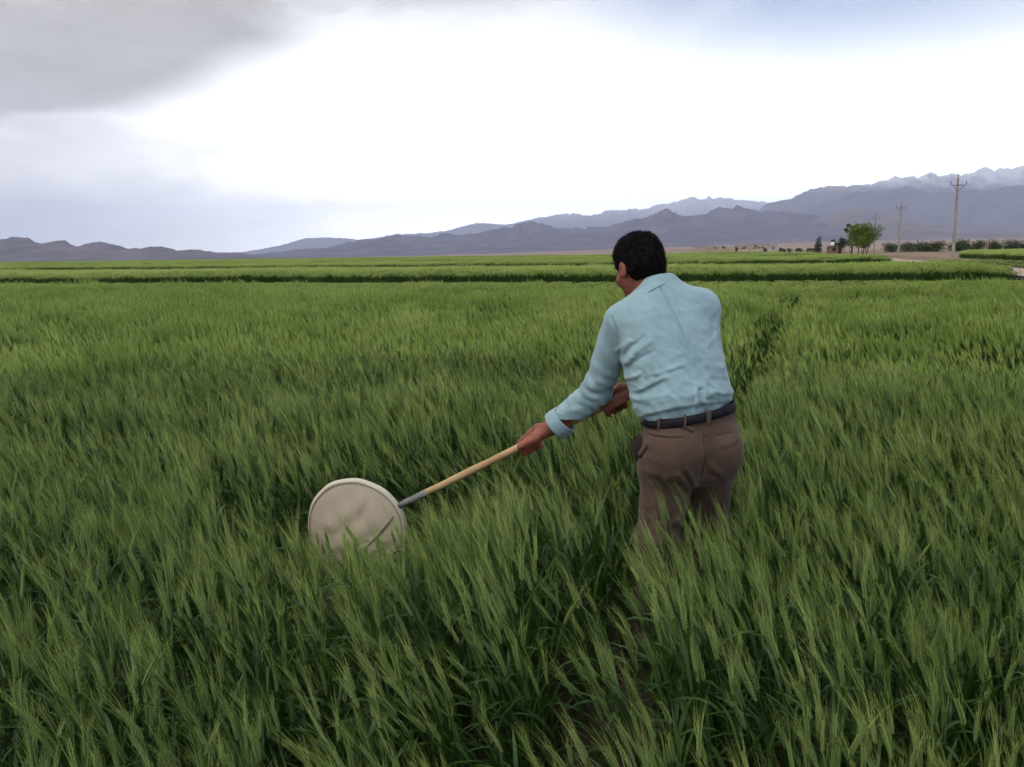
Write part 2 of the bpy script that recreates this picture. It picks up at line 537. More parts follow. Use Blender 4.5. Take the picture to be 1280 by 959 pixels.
mountain_range("snow_mountains", [(900, 30), (935, 46), (960, 58), (985, 63), (1000, 70), (1020, 77), (1060, 78), (1085, 82), (1110, 88), (1140, 88), (1165, 92), (1200, 93), (1220, 97), (1240, 93.5), (1265, 98), (1280, 97), (1350, 103), (1450, 98), (1600, 85), (1800, 70)],
               19500, 6000, rockD, 41, nx=480, ny=90, label="high mountain range with snow streaked summits on the right")
mountain_range("shoulder_mountains", [(930, 20), (960, 30), (1000, 42), (1035, 60), (1060, 70), (1100, 72), (1125, 74), (1160, 68), (1200, 70), (1240, 73), (1280, 76), (1400, 80), (1600, 70), (1800, 55)],
               16000, 4000, rockC, 59, nx=480, ny=80, label="dark blue mountain shoulder below the snowy summits")
mountain_range("foothills", [(800, 10), (850, 20), (900, 27), (960, 26), (1010, 33), (1040, 45), (1075, 50), (1100, 47), (1130, 37), (1150, 28), (1200, 22), (1280, 24), (1400, 30), (1600, 24)],
               10500, 3600, rockF, 67, nx=420, ny=70, label="purple brown foothills in front of the snowy range")

# ------------------------------------------------------------------ haze
def build_haze():
    m, nd, ln, out = new_mat("haze_air")
    v = N(nd, 'ShaderNodeVolumePrincipled')
    v.inputs['Color'].default_value = HAZE_COL
    v.inputs['Density'].default_value = HAZE_DENSITY
    v.inputs['Density Attribute'].default_value = ''
    v.inputs['Anisotropy'].default_value = 0.0
    ln.new(v.outputs[0], out.inputs['Volume'])
    m.cycles.homogeneous_volume = True
    o = MB().box((0, 0, 1197), (78000, 78000, 2400)).build("haze", m)
    tag(o, "thin pale blue haze in the air", "haze", kind="stuff")


HAZE_DENSITY = 6.2e-5
HAZE_COL = (0.68, 0.75, 1.0, 1.0)
build_haze()

# ================================================================== wheat
M_leaf = leaf_mat("wheat_leaf", (0.021, 0.056, 0.011), (0.045, 0.094, 0.015), trans=0.30, rough=0.45, spec=0.3, attr="tint")
M_ear = leaf_mat("wheat_ear", (0.105, 0.165, 0.046), (0.170, 0.230, 0.064), trans=0.18, rough=0.6, spec=0.25, attr="tint")
M_awn = leaf_mat("wheat_awn", (0.245, 0.318, 0.082), (0.425, 0.485, 0.155), trans=0.38, rough=0.5, spec=0.3, attr="tint")
WHEAT_MATS = [M_leaf, M_ear, M_awn]


class TB:
    """triangle/quad collector with material index"""
    def __init__(self): self.v, self.f, self.m = [], [], []
    def add(self, vs, fs, mi):
        b = len(self.v); self.v += vs
        self.f += [tuple(i + b for i in f) for f in fs]; self.m += [mi] * len(fs)


def blade(tb, pts, widths, side, mi):
    vs = []
    for p, w in zip(pts, widths):
        vs += [tuple(p - side * w * 0.5), tuple(p + side * w * 0.5)]
    tb.add(vs, [(2 * i, 2 * i + 1, 2 * i + 3, 2 * i + 2) for i in range(len(pts) - 1)], mi)


def make_stem(tb, rng, bx, by, H, lean, phi, level):
    """one culm: stem, leaves, ear with spikelets and awns.  level 2 near, 1 middle, 0 far"""
    d = np.array([math.cos(phi), math.sin(phi), 0.0]); q = np.array([-d[1], d[0], 0.0])
    hs = H
    def P(t):      # stem axis, t 0..1 to the ear base
        return np.array([bx, by, 0.0]) + d * (lean * hs * (0.25 * t + 0.75 * t ** 2.2)) + np.array([0, 0, hs * t * (1 - 0.16 * lean * t * t)])
    def T(t):
        v = P(t + 0.01) - P(t - 0.01); return v / np.linalg.norm(v)
    n = {2: 6, 1: 3, 0: 2}[level]
    r0 = {2: 0.0019, 1: 0.0026, 0: 0.005}[level]
    pts = [P(t) for t in np.linspace(0, 1, n)]
    if level == 2:
        vs, fs = [], []
        for i, p in enumerate(pts):
            r = r0 * (1 - 0.35 * i / (n - 1))
            for k in range(3):
                a = 2.094 * k
                vs.append(tuple(p + (d * math.cos(a) + q * math.sin(a)) * r))
        for i in range(n - 1):
            for k in range(3):
                fs.append((i * 3 + k, i * 3 + (k + 1) % 3, i * 3 + 3 + (k + 1) % 3, i * 3 + 3 + k))
        tb.add(vs, fs, 0)
    else:
        blade(tb, pts, [r0 * 2] * n, q if rng.random() < .5 else d, 0)
    # leaves
    nl = {2: 4, 1: 2, 0: 2}[level]
    for i in range(nl):
        t0 = ((0.22, 0.42, 0.62, 0.80), (0.35, 0.60), (0.30, 0.55))[2 - level][i] + rng.uniform(-.06, .06)
        a = phi + rng.normal(0, 1.5)
        o = np.array([math.cos(a), math.sin(a), 0.0]); sd = np.array([-o[1], o[0], 0.0])
        Ls = rng.uniform(0.15, 0.27) * (1.0 if i < nl - 1 else 0.75)
        up = rng.uniform(0.75, 1.25); droop = rng.uniform(0.15, 1.3)
        st = {2: 6, 1: 3, 0: 2}[level]
        lp, wd = [], []
        w0 = rng.uniform(0.009, 0.014) * {2: 1, 1: 1.1, 0: 1.6}[level]
        for s in np.linspace(0, 1, st):
            out = Ls * (0.30 * s + 0.42 * s * s * droop)
            lp.append(P(t0) + o * out + np.array([0, 0, Ls * up * (s - 0.55 * droop * s * s)]) + d * lean * Ls * 0.5 * s * s)
            wd.append(w0 * (0.55 + 0.9 * s) * (1 - s ** 2.2) + 0.0006)
        tw = rng.uniform(-0.5, 0.5)
        blade(tb, lp, wd, sd * math.cos(tw) + np.array([0, 0, 1.0]) * math.sin(tw), 0)
    # ear
    e0 = P(1.0); ax = T(1.0)
    ax = ax + d * rng.uniform(0.0, 0.25) * (0.4 + lean); ax /= np.linalg.norm(ax)
    EL = rng.uniform(0.060, 0.090)
    s1 = np.cross(ax, [0, 0, 1.0]) if rng.random() < .0 else None
    ra = rng.uniform(0, math.pi)
    b1 = np.cross(ax, d + 0.01 * q + np.array([0, 0, .3])); b1 /= np.linalg.norm(b1)
    b2 = np.cross(ax, b1)
    s1 = b1 * math.cos(ra) + b2 * math.sin(ra); s2 = np.cross(ax, s1)
    bend = d * 0.012 * (0.5 + lean)
    def E(t): return e0 + ax * EL * t + bend * t * t
    if level == 2:
        ns = 22
        for i in range(ns):
            t = (i + 0.5) / ns
            sg = 1 if i % 2 else -1
            w = 0.0036 * (0.75 + 0.6 * math.sin(math.pi * min(1, t * 0.95 + 0.1)))
            c = E(t) + s1 * sg * 0.0028
            dr = ax + s1 * sg * 0.16; dr /= np.linalg.norm(dr)
            l = 0.0085
            vs = [c - dr * l, c + s1 * w, c + s2 * w * 1.25, c - s1 * w, c - s2 * w * 1.25, c + dr * l]
            tb.add([tuple(v) for v in vs], [(0, 2, 1), (0, 3, 2), (0, 4, 3), (0, 1, 4), (5, 1, 2), (5, 2, 3), (5, 3, 4), (5, 4, 1)], 1)
        na, aw = 15, 0.00050
    elif level == 1:
        w = 0.0062
        vs = [E(0), E(.4) + s1 * w, E(.4) + s2 * w, E(.4) - s1 * w, E(.4) - s2 * w, E(1.0)]
        tb.add([tuple(v) for v in vs], [(0, 2, 1), (0, 3, 2), (0, 4, 3), (0, 1, 4), (5, 1, 2), (5, 2, 3), (5, 3, 4), (5, 4, 1)], 1)
        na, aw = 13, 0.0030
    else:
        blade(tb, [E(0), E(.45), E(1.05)], [0.006, 0.017, 0.004], s1, 1)
        blade(tb, [E(.3), E(1.0) + s2 * .01, E(1.9) + d * 0.02], [0.006, 0.022, 0.004], s2, 2)
        blade(tb, [E(.2), E(1.0) - s2 * .012 + s1 * .012, E(1.8) + d * 0.03], [0.005, 0.020, 0.004], s1, 2)
        return
    for i in range(na):
        t = 0.12 + 0.88 * (i + rng.random()) / na
        a = (0 if i % 2 else math.pi) + rng.normal(0, 0.75)
        o = s1 * math.cos(a) + s2 * math.sin(a)
        sp = rng.uniform(0.04, 0.20)
        L = rng.uniform(0.065, 0.110)
        p0 = E(t) + o * 0.004
        p1 = p0 + (ax + o * sp) * L * 0.5
        p2 = p0 + (ax + o * sp * 0.9) * L + d * L * 0.10
        sd = np.cross(ax, o); 
        sd = sd * math.cos(i) + o * math.sin(i)
        if level == 2:
            blade(tb, [p0, p1, p2], [aw * 1.3, aw, aw * 0.3], sd, 2)
        else:
            tb.add([tuple(p0 - sd * aw), tuple(p0 + sd * aw), tuple(p2)], [(0, 1, 2)], 2)


def make_tuft(name, seed, n, radius, level, square=False, hmul=1.0):
    rng = np.random.default_rng(seed)
    tb = TB()
    for i in range(n):
        if square:
            bx, by = rng.uniform(-radius, radius, 2)
        else:
            a, r = rng.uniform(0, 6.283), radius * math.sqrt(rng.random())
            bx, by = r * math.cos(a), r * math.sin(a)
        H = rng.normal(0.590, 0.055 if level else 0.062) * hmul
        if rng.random() < 0.12: H *= 0.8
        lean = abs(rng.normal(0.10, 0.09)) if level == 2 else abs(rng.normal(0.07, 0.07))
        phi = math.pi + rng.normal(0, 0.8)
        make_stem(tb, rng, bx, by, H, lean, phi, level)
    o = mesh_obj(name, tb.v, tb.f, WHEAT_MATS, mat_idx=tb.m, link=False)
    return o


def scatter(name, pts, rot, scl, idx, tint, protos, label, cat="wheat"):
    """one object whose points carry instances of the tuft meshes (geometry nodes)"""
    me = bpy.data.meshes.new(name)
    n = len(pts)
    me.vertices.add(n)
    me.vertices.foreach_set('co', np.asarray(pts, dtype=np.float32).ravel())
    for nm, ty, data, key in (("rot", 'FLOAT_VECTOR', rot, 'vector'), ("scl", 'FLOAT_VECTOR', scl, 'vector'), ("tint", 'FLOAT', tint, 'value')):
        a = me.attributes.new(nm, ty, 'POINT'); a.data.foreach_set(key, np.asarray(data, dtype=np.float32).ravel())
    a = me.attributes.new("idx", 'INT', 'POINT'); a.data.foreach_set('value', np.asarray(idx, dtype=np.int32))
    for m in WHEAT_MATS: me.materials.append(m)
    o = bpy.data.objects.new(name, me); COL.objects.link(o)
    ng = bpy.data.node_groups.new(name + "_nodes", 'GeometryNodeTree')
    ng.interface.new_socket("Geometry", in_out='INPUT', socket_type='NodeSocketGeometry')
    ng.interface.new_socket("Geometry", in_out='OUTPUT', socket_type='NodeSocketGeometry')
    nd, ln = ng.nodes, ng.links
    gi, go = nd.new('NodeGroupInput'), nd.new('NodeGroupOutput')
    g2i = nd.new('GeometryNodeGeometryToInstance')
    for p in reversed(protos):      # the node stacks its inputs last link first
        oi = nd.new('GeometryNodeObjectInfo')
        oi.inputs['Object'].default_value = p
        oi.inputs['As Instance'].default_value = False
        ln.new(oi.outputs['Geometry'], g2i.inputs[0])
    iop = nd.new('GeometryNodeInstanceOnPoints')
    ln.new(gi.outputs[0], iop.inputs['Points']); ln.new(g2i.outputs[0], iop.inputs['Instance'])
    iop.inputs['Pick Instance'].default_value = True
    def attr(nm, ty):
        a = nd.new('GeometryNodeInputNamedAttribute'); a.data_type = ty; a.inputs['Name'].default_value = nm
        return a.outputs['Attribute']
    ln.new(attr("idx", 'INT'), iop.inputs['Instance Index'])
    e2r = nd.new('FunctionNodeEulerToRotation')
    ln.new(attr("rot", 'FLOAT_VECTOR'), e2r.inputs[0]); ln.new(e2r.outputs[0], iop.inputs['Rotation'])
    ln.new(attr("scl", 'FLOAT_VECTOR'), iop.inputs['Scale'])
    ln.new(iop.outputs[0], go.inputs[0])
    md = o.modifiers.new("wheat", 'NODES'); md.node_group = ng
    tag(o, label, cat, kind="stuff")
    return o


near_protos = [make_tuft("wheat_tuft", 100 + i, 7, 0.085, 2) for i in range(12)]
mid_protos = [make_tuft("wheat_tuft_mid", 200 + i, 9, 0.115, 1) for i in range(10)]
near_clumps = [make_tuft("wheat_clump", 500 + i, 52, 0.19, 2, square=True) for i in range(14)]
mid_clumps = [make_tuft("wheat_clump_mid", 600 + i, 80, 0.29, 1, square=True) for i in range(10)]
far_protos = [make_tuft("wheat_patch", 300 + i, 80, 0.30, 0, square=True, hmul=1.06) for i in range(6)]
vfar_protos = [make_tuft("wheat_patch_wide", 400 + i, 420, 0.95, 0, square=True, hmul=1.08) for i in range(4)]


def in_view(x, y, margin):
    return (y > -1.0) & (np.abs(x) < 0.62 * np.maximum(y, 0) * 1.10 + margin)


MAN_LEGS = [(0.545, 2.95, 0.17), (0.735, 3.06, 0.16), (0.64, 2.98, 0.14)]
TRACK_V = xy_uv(0.55, 2.95)[1]       # wheel track that the man walks along


def near_wheat(x, y, rng):
    """keep mask, height factor, extra lean, tint for points of the near plot"""
    u, v = xy_uv(x, y)
    keep = np.ones(len(x), bool)
    keep &= np.hypot(x, y) > 0.80
    # wheel tracks: thin, mostly bare, with some plants leaning in
    trk_c = TRACK_V + 0.044 * np.clip(u - 3, 0, 99) + (numpy_noise(u * 0.35, u * 0, 61, 3) - 0.5) * 0.14
    dtr = np.abs(v - trk_c)
    fw = sstep(u, 3.6, 5.0)
    p_keep = sstep(dtr, 0.072 - 0.01 * fw, 0.18 + 0.02 * fw)
    keep &= rng.random(len(x)) < np.maximum(p_keep, 0.15 + 0.22 * fw)
    for mx, my, mr in MAN_LEGS:
        keep &= np.hypot(x - mx, y - my) > mr
    # the net: nothing grows through the bag
    p = np.array([-0.874, 0.16, -0.459])
    keep &= ~((x > -0.96) & (x < -0.42) & (y > 3.26) & (y < 3.58))
    h = 0.85 + 0.26 * (numpy_noise(x * 0.55, y * 0.32, 71, 3) - 0.5) * 2 * 0.6 + 0.10
    big = numpy_noise(x * 0.16 + 3, y * 0.30, 73, 3)
    h -= 0.22 * sstep(big, 0.56, 0.70)
    h *= rng.normal(1.0, 0.045 + 0.025 * sstep(y, 5, 10), len(x))
    # plants along the track stand a little shorter
    h *= 1 - (0.10 + 0.30 * fw) * (1 - sstep(dtr, 0.10, 0.24))
    lean = 0.045 * (1 - 0.6 * sstep(y, 4, 10)) + 0.10 * (numpy_noise(x * 0.9, y * 0.6, 83, 3) - 0.5) * 2 + rng.normal(0, 0.05, len(x))
    # swept by the net: pressed over to the left and down between the net and the man
    swept = np.exp(-((x + 0.12) / 0.42) ** 2 - ((y - 3.62) / 0.34) ** 2)
    lean = lean + 0.62 * swept
    h = h * (1 - 0.16 * swept)
    # plants right in front of the net reach only over its lower half
    fr = sstep(x, -1.10, -0.80) * (1 - sstep(x, -0.40, -0.05)) * sstep(y, 2.45, 2.85) * (1 - sstep(y, 3.30, 3.55))
    h = h * (1 - 0.40 * fr)
    # beaten down along the pole
    pl = sstep(x, -0.55, -0.40) * (1 - sstep(x, 0.30, 0.50)) * sstep(y, 2.75, 3.05) * (1 - sstep(y, 3.35, 3.6))
    h = h * (1 - 0.20 * pl)
    # in front of the legs and the hands
    fl = np.exp(-((x - 0.43) / 0.10) ** 2 - ((y - 2.50) / 0.32) ** 2)
    h = h * (1 - 0.22 * fl)
    tint = np.clip(numpy_noise(x * 0.8, y * 0.45, 91, 4) * 0.75 + rng.normal(0.12, 0.26, len(x)), 0, 1)
    return keep, h, lean, tint


def jitter_grid(x0, x1, y0, y1, s, rng):
    gx, gy = np.meshgrid(np.arange(x0, x1, s), np.arange(y0, y1, s))
    x = gx.ravel() + rng.uniform(-0.5, 0.5, gx.size) * s
    y = gy.ravel() + rng.uniform(-0.5, 0.5, gx.size) * s
    return x, y


NEAR_END = 24.5


def special(x, y):
    """places where single tufts are needed: along the track, round the man, the net and the camera"""
    u, v = xy_uv(x, y)
    return (np.abs(v - TRACK_V - 0.044 * np.clip(u - 3, 0, 99)) < 0.62) | ((x > -1.25) & (x < 1.15) & (y > 2.35) & (y < 4.15)) | (np.hypot(x, y) < 1.15)


def build_near_plot():
    rng = np.random.default_rng(5)
    def place(x, y, protos, label):
        keep, h, lean, tint = near_wheat(x, y, rng)
        x, y, h, lean, tint = (a[keep] for a in (x, y, h, lean, tint))
        n = len(x)
        return [x, y, h, lean, tint, rng.integers(0, len(protos), n)]
    def emit(parts, protos, label):
        x, y, h, lean, tint, idx = (np.concatenate(a) for a in zip(*parts))
        n = len(x)
        rot = np.stack([rng.normal(0, 0.04, n), -lean, rng.normal(0, 0.40, n)], -1)
        s = np.stack([0.5 + 0.5 * h, 0.5 + 0.5 * h, h], -1)
        scatter("wheat_field", np.stack([x, y, terrain(x, y) - 0.01], -1), rot, s, idx, tint, protos, label)
        print(label, n)
    SP = 0.34
    # near: plants with spikelets and awns; single tufts where they must make way, wider clumps elsewhere
    x, y = jitter_grid(-9, 9, -1.2, 9.0, 0.125, rng)
    cx, cyy = np.floor(x / SP) * SP + SP / 2, np.floor(y / SP) * SP + SP / 2
    k = in_view(x, y, 1.1) & (np.hypot(cx, cyy) < 8.0) & special(cx, cyy)
    pa = place(x[k], y[k], near_protos, "")
    gx, gy = np.meshgrid(np.arange(-30, 30) * SP + SP / 2, np.arange(-4, 28) * SP + SP / 2)
    gx, gy = gx.ravel(), gy.ravel()
    k = in_view(gx, gy, 1.1) & (np.hypot(gx, gy) < 8.0) & ~special(gx, gy)
    gx, gy = gx[k], gy[k]
    pb = place(gx + rng.uniform(-.03, .03, len(gx)), gy + rng.uniform(-.03, .03, len(gx)), near_clumps, "")
    pb[5] = pb[5] + len(near_protos)
    emit([pa, pb], near_protos + near_clumps, "green bearded wheat filling the foreground around the man")
    # middle distance: simpler plants
    SM = 0.52
    x, y = jitter_grid(-24, 24, 6.0, 32.0, 0.165, rng)
    cx, cyy = np.floor(x / SM) * SM + SM / 2, np.floor(y / SM) * SM + SM / 2
    def mid_zone(x, y):
        u, v = xy_uv(x, y)
        edge = NEAR_END + (numpy_noise(v * 0.5, v * 0, 3, 3) - 0.5) * 0.8
        return in_view(x, y, 1.5) & (u < edge) & (v < 10.3)
    k = mid_zone(x, y) & (np.hypot(cx, cyy) > 7.75) & special(cx, cyy)
    pa = place(x[k], y[k], mid_protos, "")
    gx, gy = np.meshgrid(np.arange(-48, 48) * SM + SM / 2, np.arange(10, 64) * SM + SM / 2)
    gx, gy = gx.ravel(), gy.ravel()
    k = mid_zone(gx, gy) & (np.hypot(gx, gy) > 7.75) & ~special(gx, gy)
    gx, gy = gx[k], gy[k]
    pb = place(gx + rng.uniform(-.05, .05, len(gx)), gy + rng.uniform(-.05, .05, len(gx)), mid_clumps, "")
    pb[5] = pb[5] + len(mid_protos)
    emit([pa, pb], mid_protos + mid_clumps, "green wheat behind the man, up to the first alley across the field")


build_near_plot()


def far_plot(u0, u1, v_right, protos, s, seed, label, hmul=1.0, tint_off=0.0, name="wheat_field", cat="wheat", v_left=None):
    rng = np.random.default_rng(seed)
    vmin = -1.15 * u1 - 10 if v_left is None else v_left
    gu, gv = np.meshgrid(np.arange(u0, u1, s), np.arange(vmin, v_right, s))
    u = gu.ravel() + rng.uniform(-0.3, 0.3, gu.size) * s
    v = gv.ravel() + rng.uniform(-0.3, 0.3, gu.size) * s
    u = u + np.where(u < u0 + 2 * s, (numpy_noise(v * 0.35, v * 0, seed, 3) - 0.5) * 0.9, 0)
    x, y = SU * u + CU * v, CU * u - SU * v
    k = in_view(x, y, 6)
    x, y, u, v = x[k], y[k], u[k], v[k]
    n = len(x)
    h = hmul * (0.92 + 0.30 * (numpy_noise(x * 0.12, y * 0.06, seed + 1, 3) - 0.35)) * rng.normal(1, 0.05, n)
    h *= 1 - 0.25 * sstep(v, v_right - 1.5, v_right)
    h *= 0.86 + 0.14 * sstep(u, u0, u0 + 0.8)          # thinner, shorter plants along the plot's edge
    tint = np.clip(numpy_noise(x * 0.07, y * 0.03, seed + 2, 4) * 0.9 + rng.normal(0.08, 0.12, n) + tint_off, 0, 1)
    rot = np.stack([np.zeros(n), -0.03 + rng.normal(0, 0.04, n), rng.normal(0, 0.3, n)], -1)
    sc = np.stack([np.ones(n), np.ones(n), h], -1)
    scatter(name, np.stack([x, y, terrain(x, y) - 0.01], -1), rot, sc, rng.integers(0, len(protos), n), tint, protos, label, cat)
    print(label, n)


far_plot(NEAR_END + 1.2, 41.0, 10.0, far_protos, 0.75, 21, "low green growth in the alley between the first two wheat plots", hmul=0.28, name="alley_grass", cat="grass")
far_plot(41.5, 55, 9.7, far_protos, 0.52, 31, "wheat plot whose dark front edge crosses behind the man's shoulders", hmul=1.05, tint_off=0.3)
far_plot(96, 118, 10.6, vfar_protos, 1.6, 41, "third wheat plot from the camera, ending by the leafy green tree", hmul=1.05, tint_off=0.3)
far_plot(172, 200, 7.0, vfar_protos, 1.7, 51, "fourth wheat plot from the camera, a thin dark green band", hmul=1.1, tint_off=0.25)
far_plot(255, 290, 0.0, vfar_protos, 1.8, 61, "fifth wheat plot from the camera, a thin green band", hmul=1.15, tint_off=0.25)
far_plot(330, 365, -8.0, vfar_protos, 1.9, 71, "sixth wheat plot from the camera, a thin band near the horizon", hmul=1.2)
far_plot(400, 440, -24.0, vfar_protos, 2.0, 81, "farthest wheat plot, a thin green line on the horizon", hmul=1.25)


far_plot(64, 150, 12.0, far_protos, 1.1, 91, "low green verge growing along the left side of the dirt road", hmul=0.30, tint_off=0.3, name="verge_grass", cat="grass", v_left=10.6)
far_plot(40, 110, 24.0, far_protos, 1.5, 92, "thin low growth on the strip right of the dirt road", hmul=0.22, tint_off=0.4, name="verge_grass", cat="grass", v_left=16.6)


def green_crop():
    rng = np.random.default_rng(9)
    u, v = np.meshgrid(np.arange(78, 190, 1.3), np.arange(24, 110, 1.3))
    u = u.ravel() + rng.uniform(-.5, .5, u.size); v = v.ravel() + rng.uniform(-.5, .5, v.size)
    x, y = SU * u + CU * v, CU * u - SU * v
    k = in_view(x, y, 8) & (numpy_noise(x * 0.12, y * 0.12, 4, 3) > 0.34 - 0.5 * sstep(v, 26, 44)) & (v > 21 + 0.20 * np.maximum(u - 115, 0))
    x, y = x[k], y[k]; n = len(x)
    rot = np.stack([np.zeros(n), np.zeros(n), rng.uniform(0, 6.28, n)], -1)
    hh = 0.75 + 0.5 * numpy_noise(x * .2, y * .2, 6)
    scatter("crop_field", np.stack([x, y, terrain(x, y) + 0.03], -1), rot, np.stack([np.ones(n), np.ones(n), hh], -1), rng.integers(0, 4, n), np.clip(rng.normal(.75, .2, n), 0, 1), vfar_protos,
            "bright green crop beside the bare earth, right of the dirt road", "crop")


green_crop()

# ================================================================== the man (implicit surfaces meshed with surface nets)
def V(*a): return np.array(a, dtype=np.float32)
def unit(v): v = np.asarray(v, np.float32); return v / np.linalg.norm(v)


def capsule(p, a, b, ra, rb):
    """tapered capsule distance"""
    a = np.asarray(a, np.float32); b = np.asarray(b, np.float32); ab = b - a
    q = p - a
    t = np.clip((q @ ab) / np.float32(ab @ ab), 0, 1)
    q -= t[:, None] * ab
    return np.sqrt(np.einsum('ij,ij->i', q, q)) - (np.float32(ra) + np.float32(rb - ra) * t)


def bounded(p, c, r, fn):
    """evaluate fn only near a sphere; elsewhere the distance to the sphere does"""
    d = np.linalg.norm(p - np.asarray(c, np.float32), axis=1) - np.float32(r)
    m = d < 0.035
    out = d + np.float32(0.02)
    if m.any():
        out[m] = fn(p[m])
    return out


def ellipsoid(p, c, R, s):
    """ellipsoid with half sizes s in the frame whose rows are R"""
    q = (p - c) @ np.asarray(R).T / np.asarray(s)
    k = np.linalg.norm(q, axis=1)
    return (k - 1.0) * min(s) * np.clip(0.6 + 0.4 * k, 0.6, 1.5)


def smin(a, b, k):
    h = np.clip(0.5 + 0.5 * (b - a) / k, 0, 1)
    return b + (a - b) * h - k * h * (1 - h)


def smax(a, b, k): return -smin(-a, -b, k)


def seg_dist2(x, z, poly):
    """distance in the x-z plane to a polyline"""
    d = np.full(x.shape, 9.0)
    for (x0, z0), (x1, z1) in zip(poly[:-1], poly[1:]):
        dx, dz = x1 - x0, z1 - z0
        t = np.clip(((x - x0) * dx + (z - z0) * dz) / (dx * dx + dz * dz + 1e-12), 0, 1)
        d = np.minimum(d, np.hypot(x - x0 - t * dx, z - z0 - t * dz))
    return d


def fold(d, p, back, poly, w, a):
    xs = [q[0] for q in poly]; zs = [q[1] for q in poly]; r = 3 * w
    m = (p[:, 0] > min(xs) - r) & (p[:, 0] < max(xs) + r) & (p[:, 2] > min(zs) - r) & (p[:, 2] < max(zs) + r) & (back > 0)
    if m.any():
        d[m] -= back[m] * a * np.exp(-(seg_dist2(p[m, 0], p[m, 2], poly) / w) ** 2)
    return d


def wrinkle(p, seed, scale, n=8):
    rng = np.random.default_rng(seed)
    w = np.zeros(len(p), np.float32)
    for i in range(n):
        k = (rng.normal(0, 1, 3) * scale).astype(np.float32)
        w += np.sin(p @ k + rng.uniform(0, 6.28))
    return w / math.sqrt(n)


def sdf_mesh(fn, lo, hi, h, margin=0.012):
    """surface nets over a sparse set of blocks"""
    lo = np.asarray(lo, float); B = 8
    nb = np.ceil((np.asarray(hi) - lo) / (h * B)).astype(int) + 1
    dims = nb * B + 1
    g = np.ones(dims, dtype=np.float32)
    bi = np.stack(np.meshgrid(*[np.arange(k) for k in nb], indexing='ij'), -1).reshape(-1, 3)
    cd = fn((lo + (bi + 0.5) * B * h).astype(np.float32))
    near = np.abs(cd) < B * h * 0.87 + margin
    for b, d in zip(bi[~near], cd[~near]):
        if d < 0:
            s = b * B; g[s[0]:s[0] + B + 1, s[1]:s[1] + B + 1, s[2]:s[2] + B + 1] = -1
    loc = np.stack(np.meshgrid(*[np.arange(B + 1)] * 3, indexing='ij'), -1).reshape(-1, 3)
    act = bi[near]
    for c in range(0, len(act), 400):
        blk = act[c:c + 400]
        idx = (blk[:, None, :] * B + loc[None]).reshape(-1, 3)
        d = fn((lo + idx * h).astype(np.float32))
        g[idx[:, 0], idx[:, 1], idx[:, 2]] = d
    s = g < 0
    cnt = np.zeros(np.array(dims) - 1, dtype=np.int8)
    off = [(i, j, k) for i in (0, 1) for j in (0, 1) for k in (0, 1)]
    D = dims
    for i, j, k in off:
        cnt += s[i:D[0] - 1 + i, j:D[1] - 1 + j, k:D[2] - 1 + k]
    cells = np.argwhere((cnt > 0) & (cnt < 8))
    cd_ = np.array(cnt.shape)
    flat = np.ravel_multi_index(cells.T, cnt.shape)
    vals = {o: g[cells[:, 0] + o[0], cells[:, 1] + o[1], cells[:, 2] + o[2]].astype(float) for o in off}
    acc = np.zeros((len(cells), 3)); num = np.zeros(len(cells))
    for o in off:
        for ax in range(3):
            if o[ax] == 0:
                o2 = list(o); o2[ax] = 1; o2 = tuple(o2)
                a, b = vals[o], vals[o2]
                m = (a < 0) != (b < 0)
                t = np.where(m, a / np.where(m, a - b, 1), 0)
                pt = np.repeat(np.array(o, float)[None], len(cells), 0); pt[:, ax] += t
                acc[m] += pt[m]; num[m] += 1
    verts = lo + (cells + acc / num[:, None]) * h
    faces = []
    for ax in range(3):
        sl0 = [slice(None)] * 3; sl1 = [slice(None)] * 3
        sl0[ax] = slice(0, -1); sl1[ax] = slice(1, None)
        ch = s[tuple(sl0)] != s[tuple(sl1)]
        e = np.argwhere(ch)
        u_, v_ = (ax + 1) % 3, (ax + 2) % 3
        ok = (e[:, u_] > 0) & (e[:, v_] > 0) & (e[:, u_] < cd_[u_]) & (e[:, v_] < cd_[v_])
        e = e[ok]
        ins = s[e[:, 0], e[:, 1], e[:, 2]]
        q = []
        for du, dv in ((-1, -1), (0, -1), (0, 0), (-1, 0)):
            c = e.copy(); c[:, u_] += du; c[:, v_] += dv
            q.append(np.searchsorted(flat, np.ravel_multi_index(c.T, cnt.shape)))
        q = np.stack(q, -1)
        q = np.where(ins[:, None], q, q[:, ::-1])
        faces.append(q)
    return verts, np.concatenate(faces)


def fast_mesh(name, verts, faces, mat, parent=None):
    me = bpy.data.meshes.new(name)
    me.vertices.add(len(verts)); me.vertices.foreach_set('co', np.asarray(verts, np.float32).ravel())
    n = len(faces); k = faces.shape[1]
    me.loops.add(n * k); me.loops.foreach_set('vertex_index', np.asarray(faces, np.int32).ravel())
    me.polygons.add(n)
    me.polygons.foreach_set('loop_start', np.arange(0, n * k, k, dtype=np.int32))
    me.polygons.foreach_set('use_smooth', np.ones(n, bool))
    me.materials.append(mat)
    me.update(calc_edges=True); me.validate()
    o = bpy.data.objects.new(name, me); COL.objects.link(o)
    if parent is not None:
        o.parent = parent
        if parent.type == 'EMPTY':
            o.matrix_parent_inverse = Matrix.Translation(-parent.location)
    return o


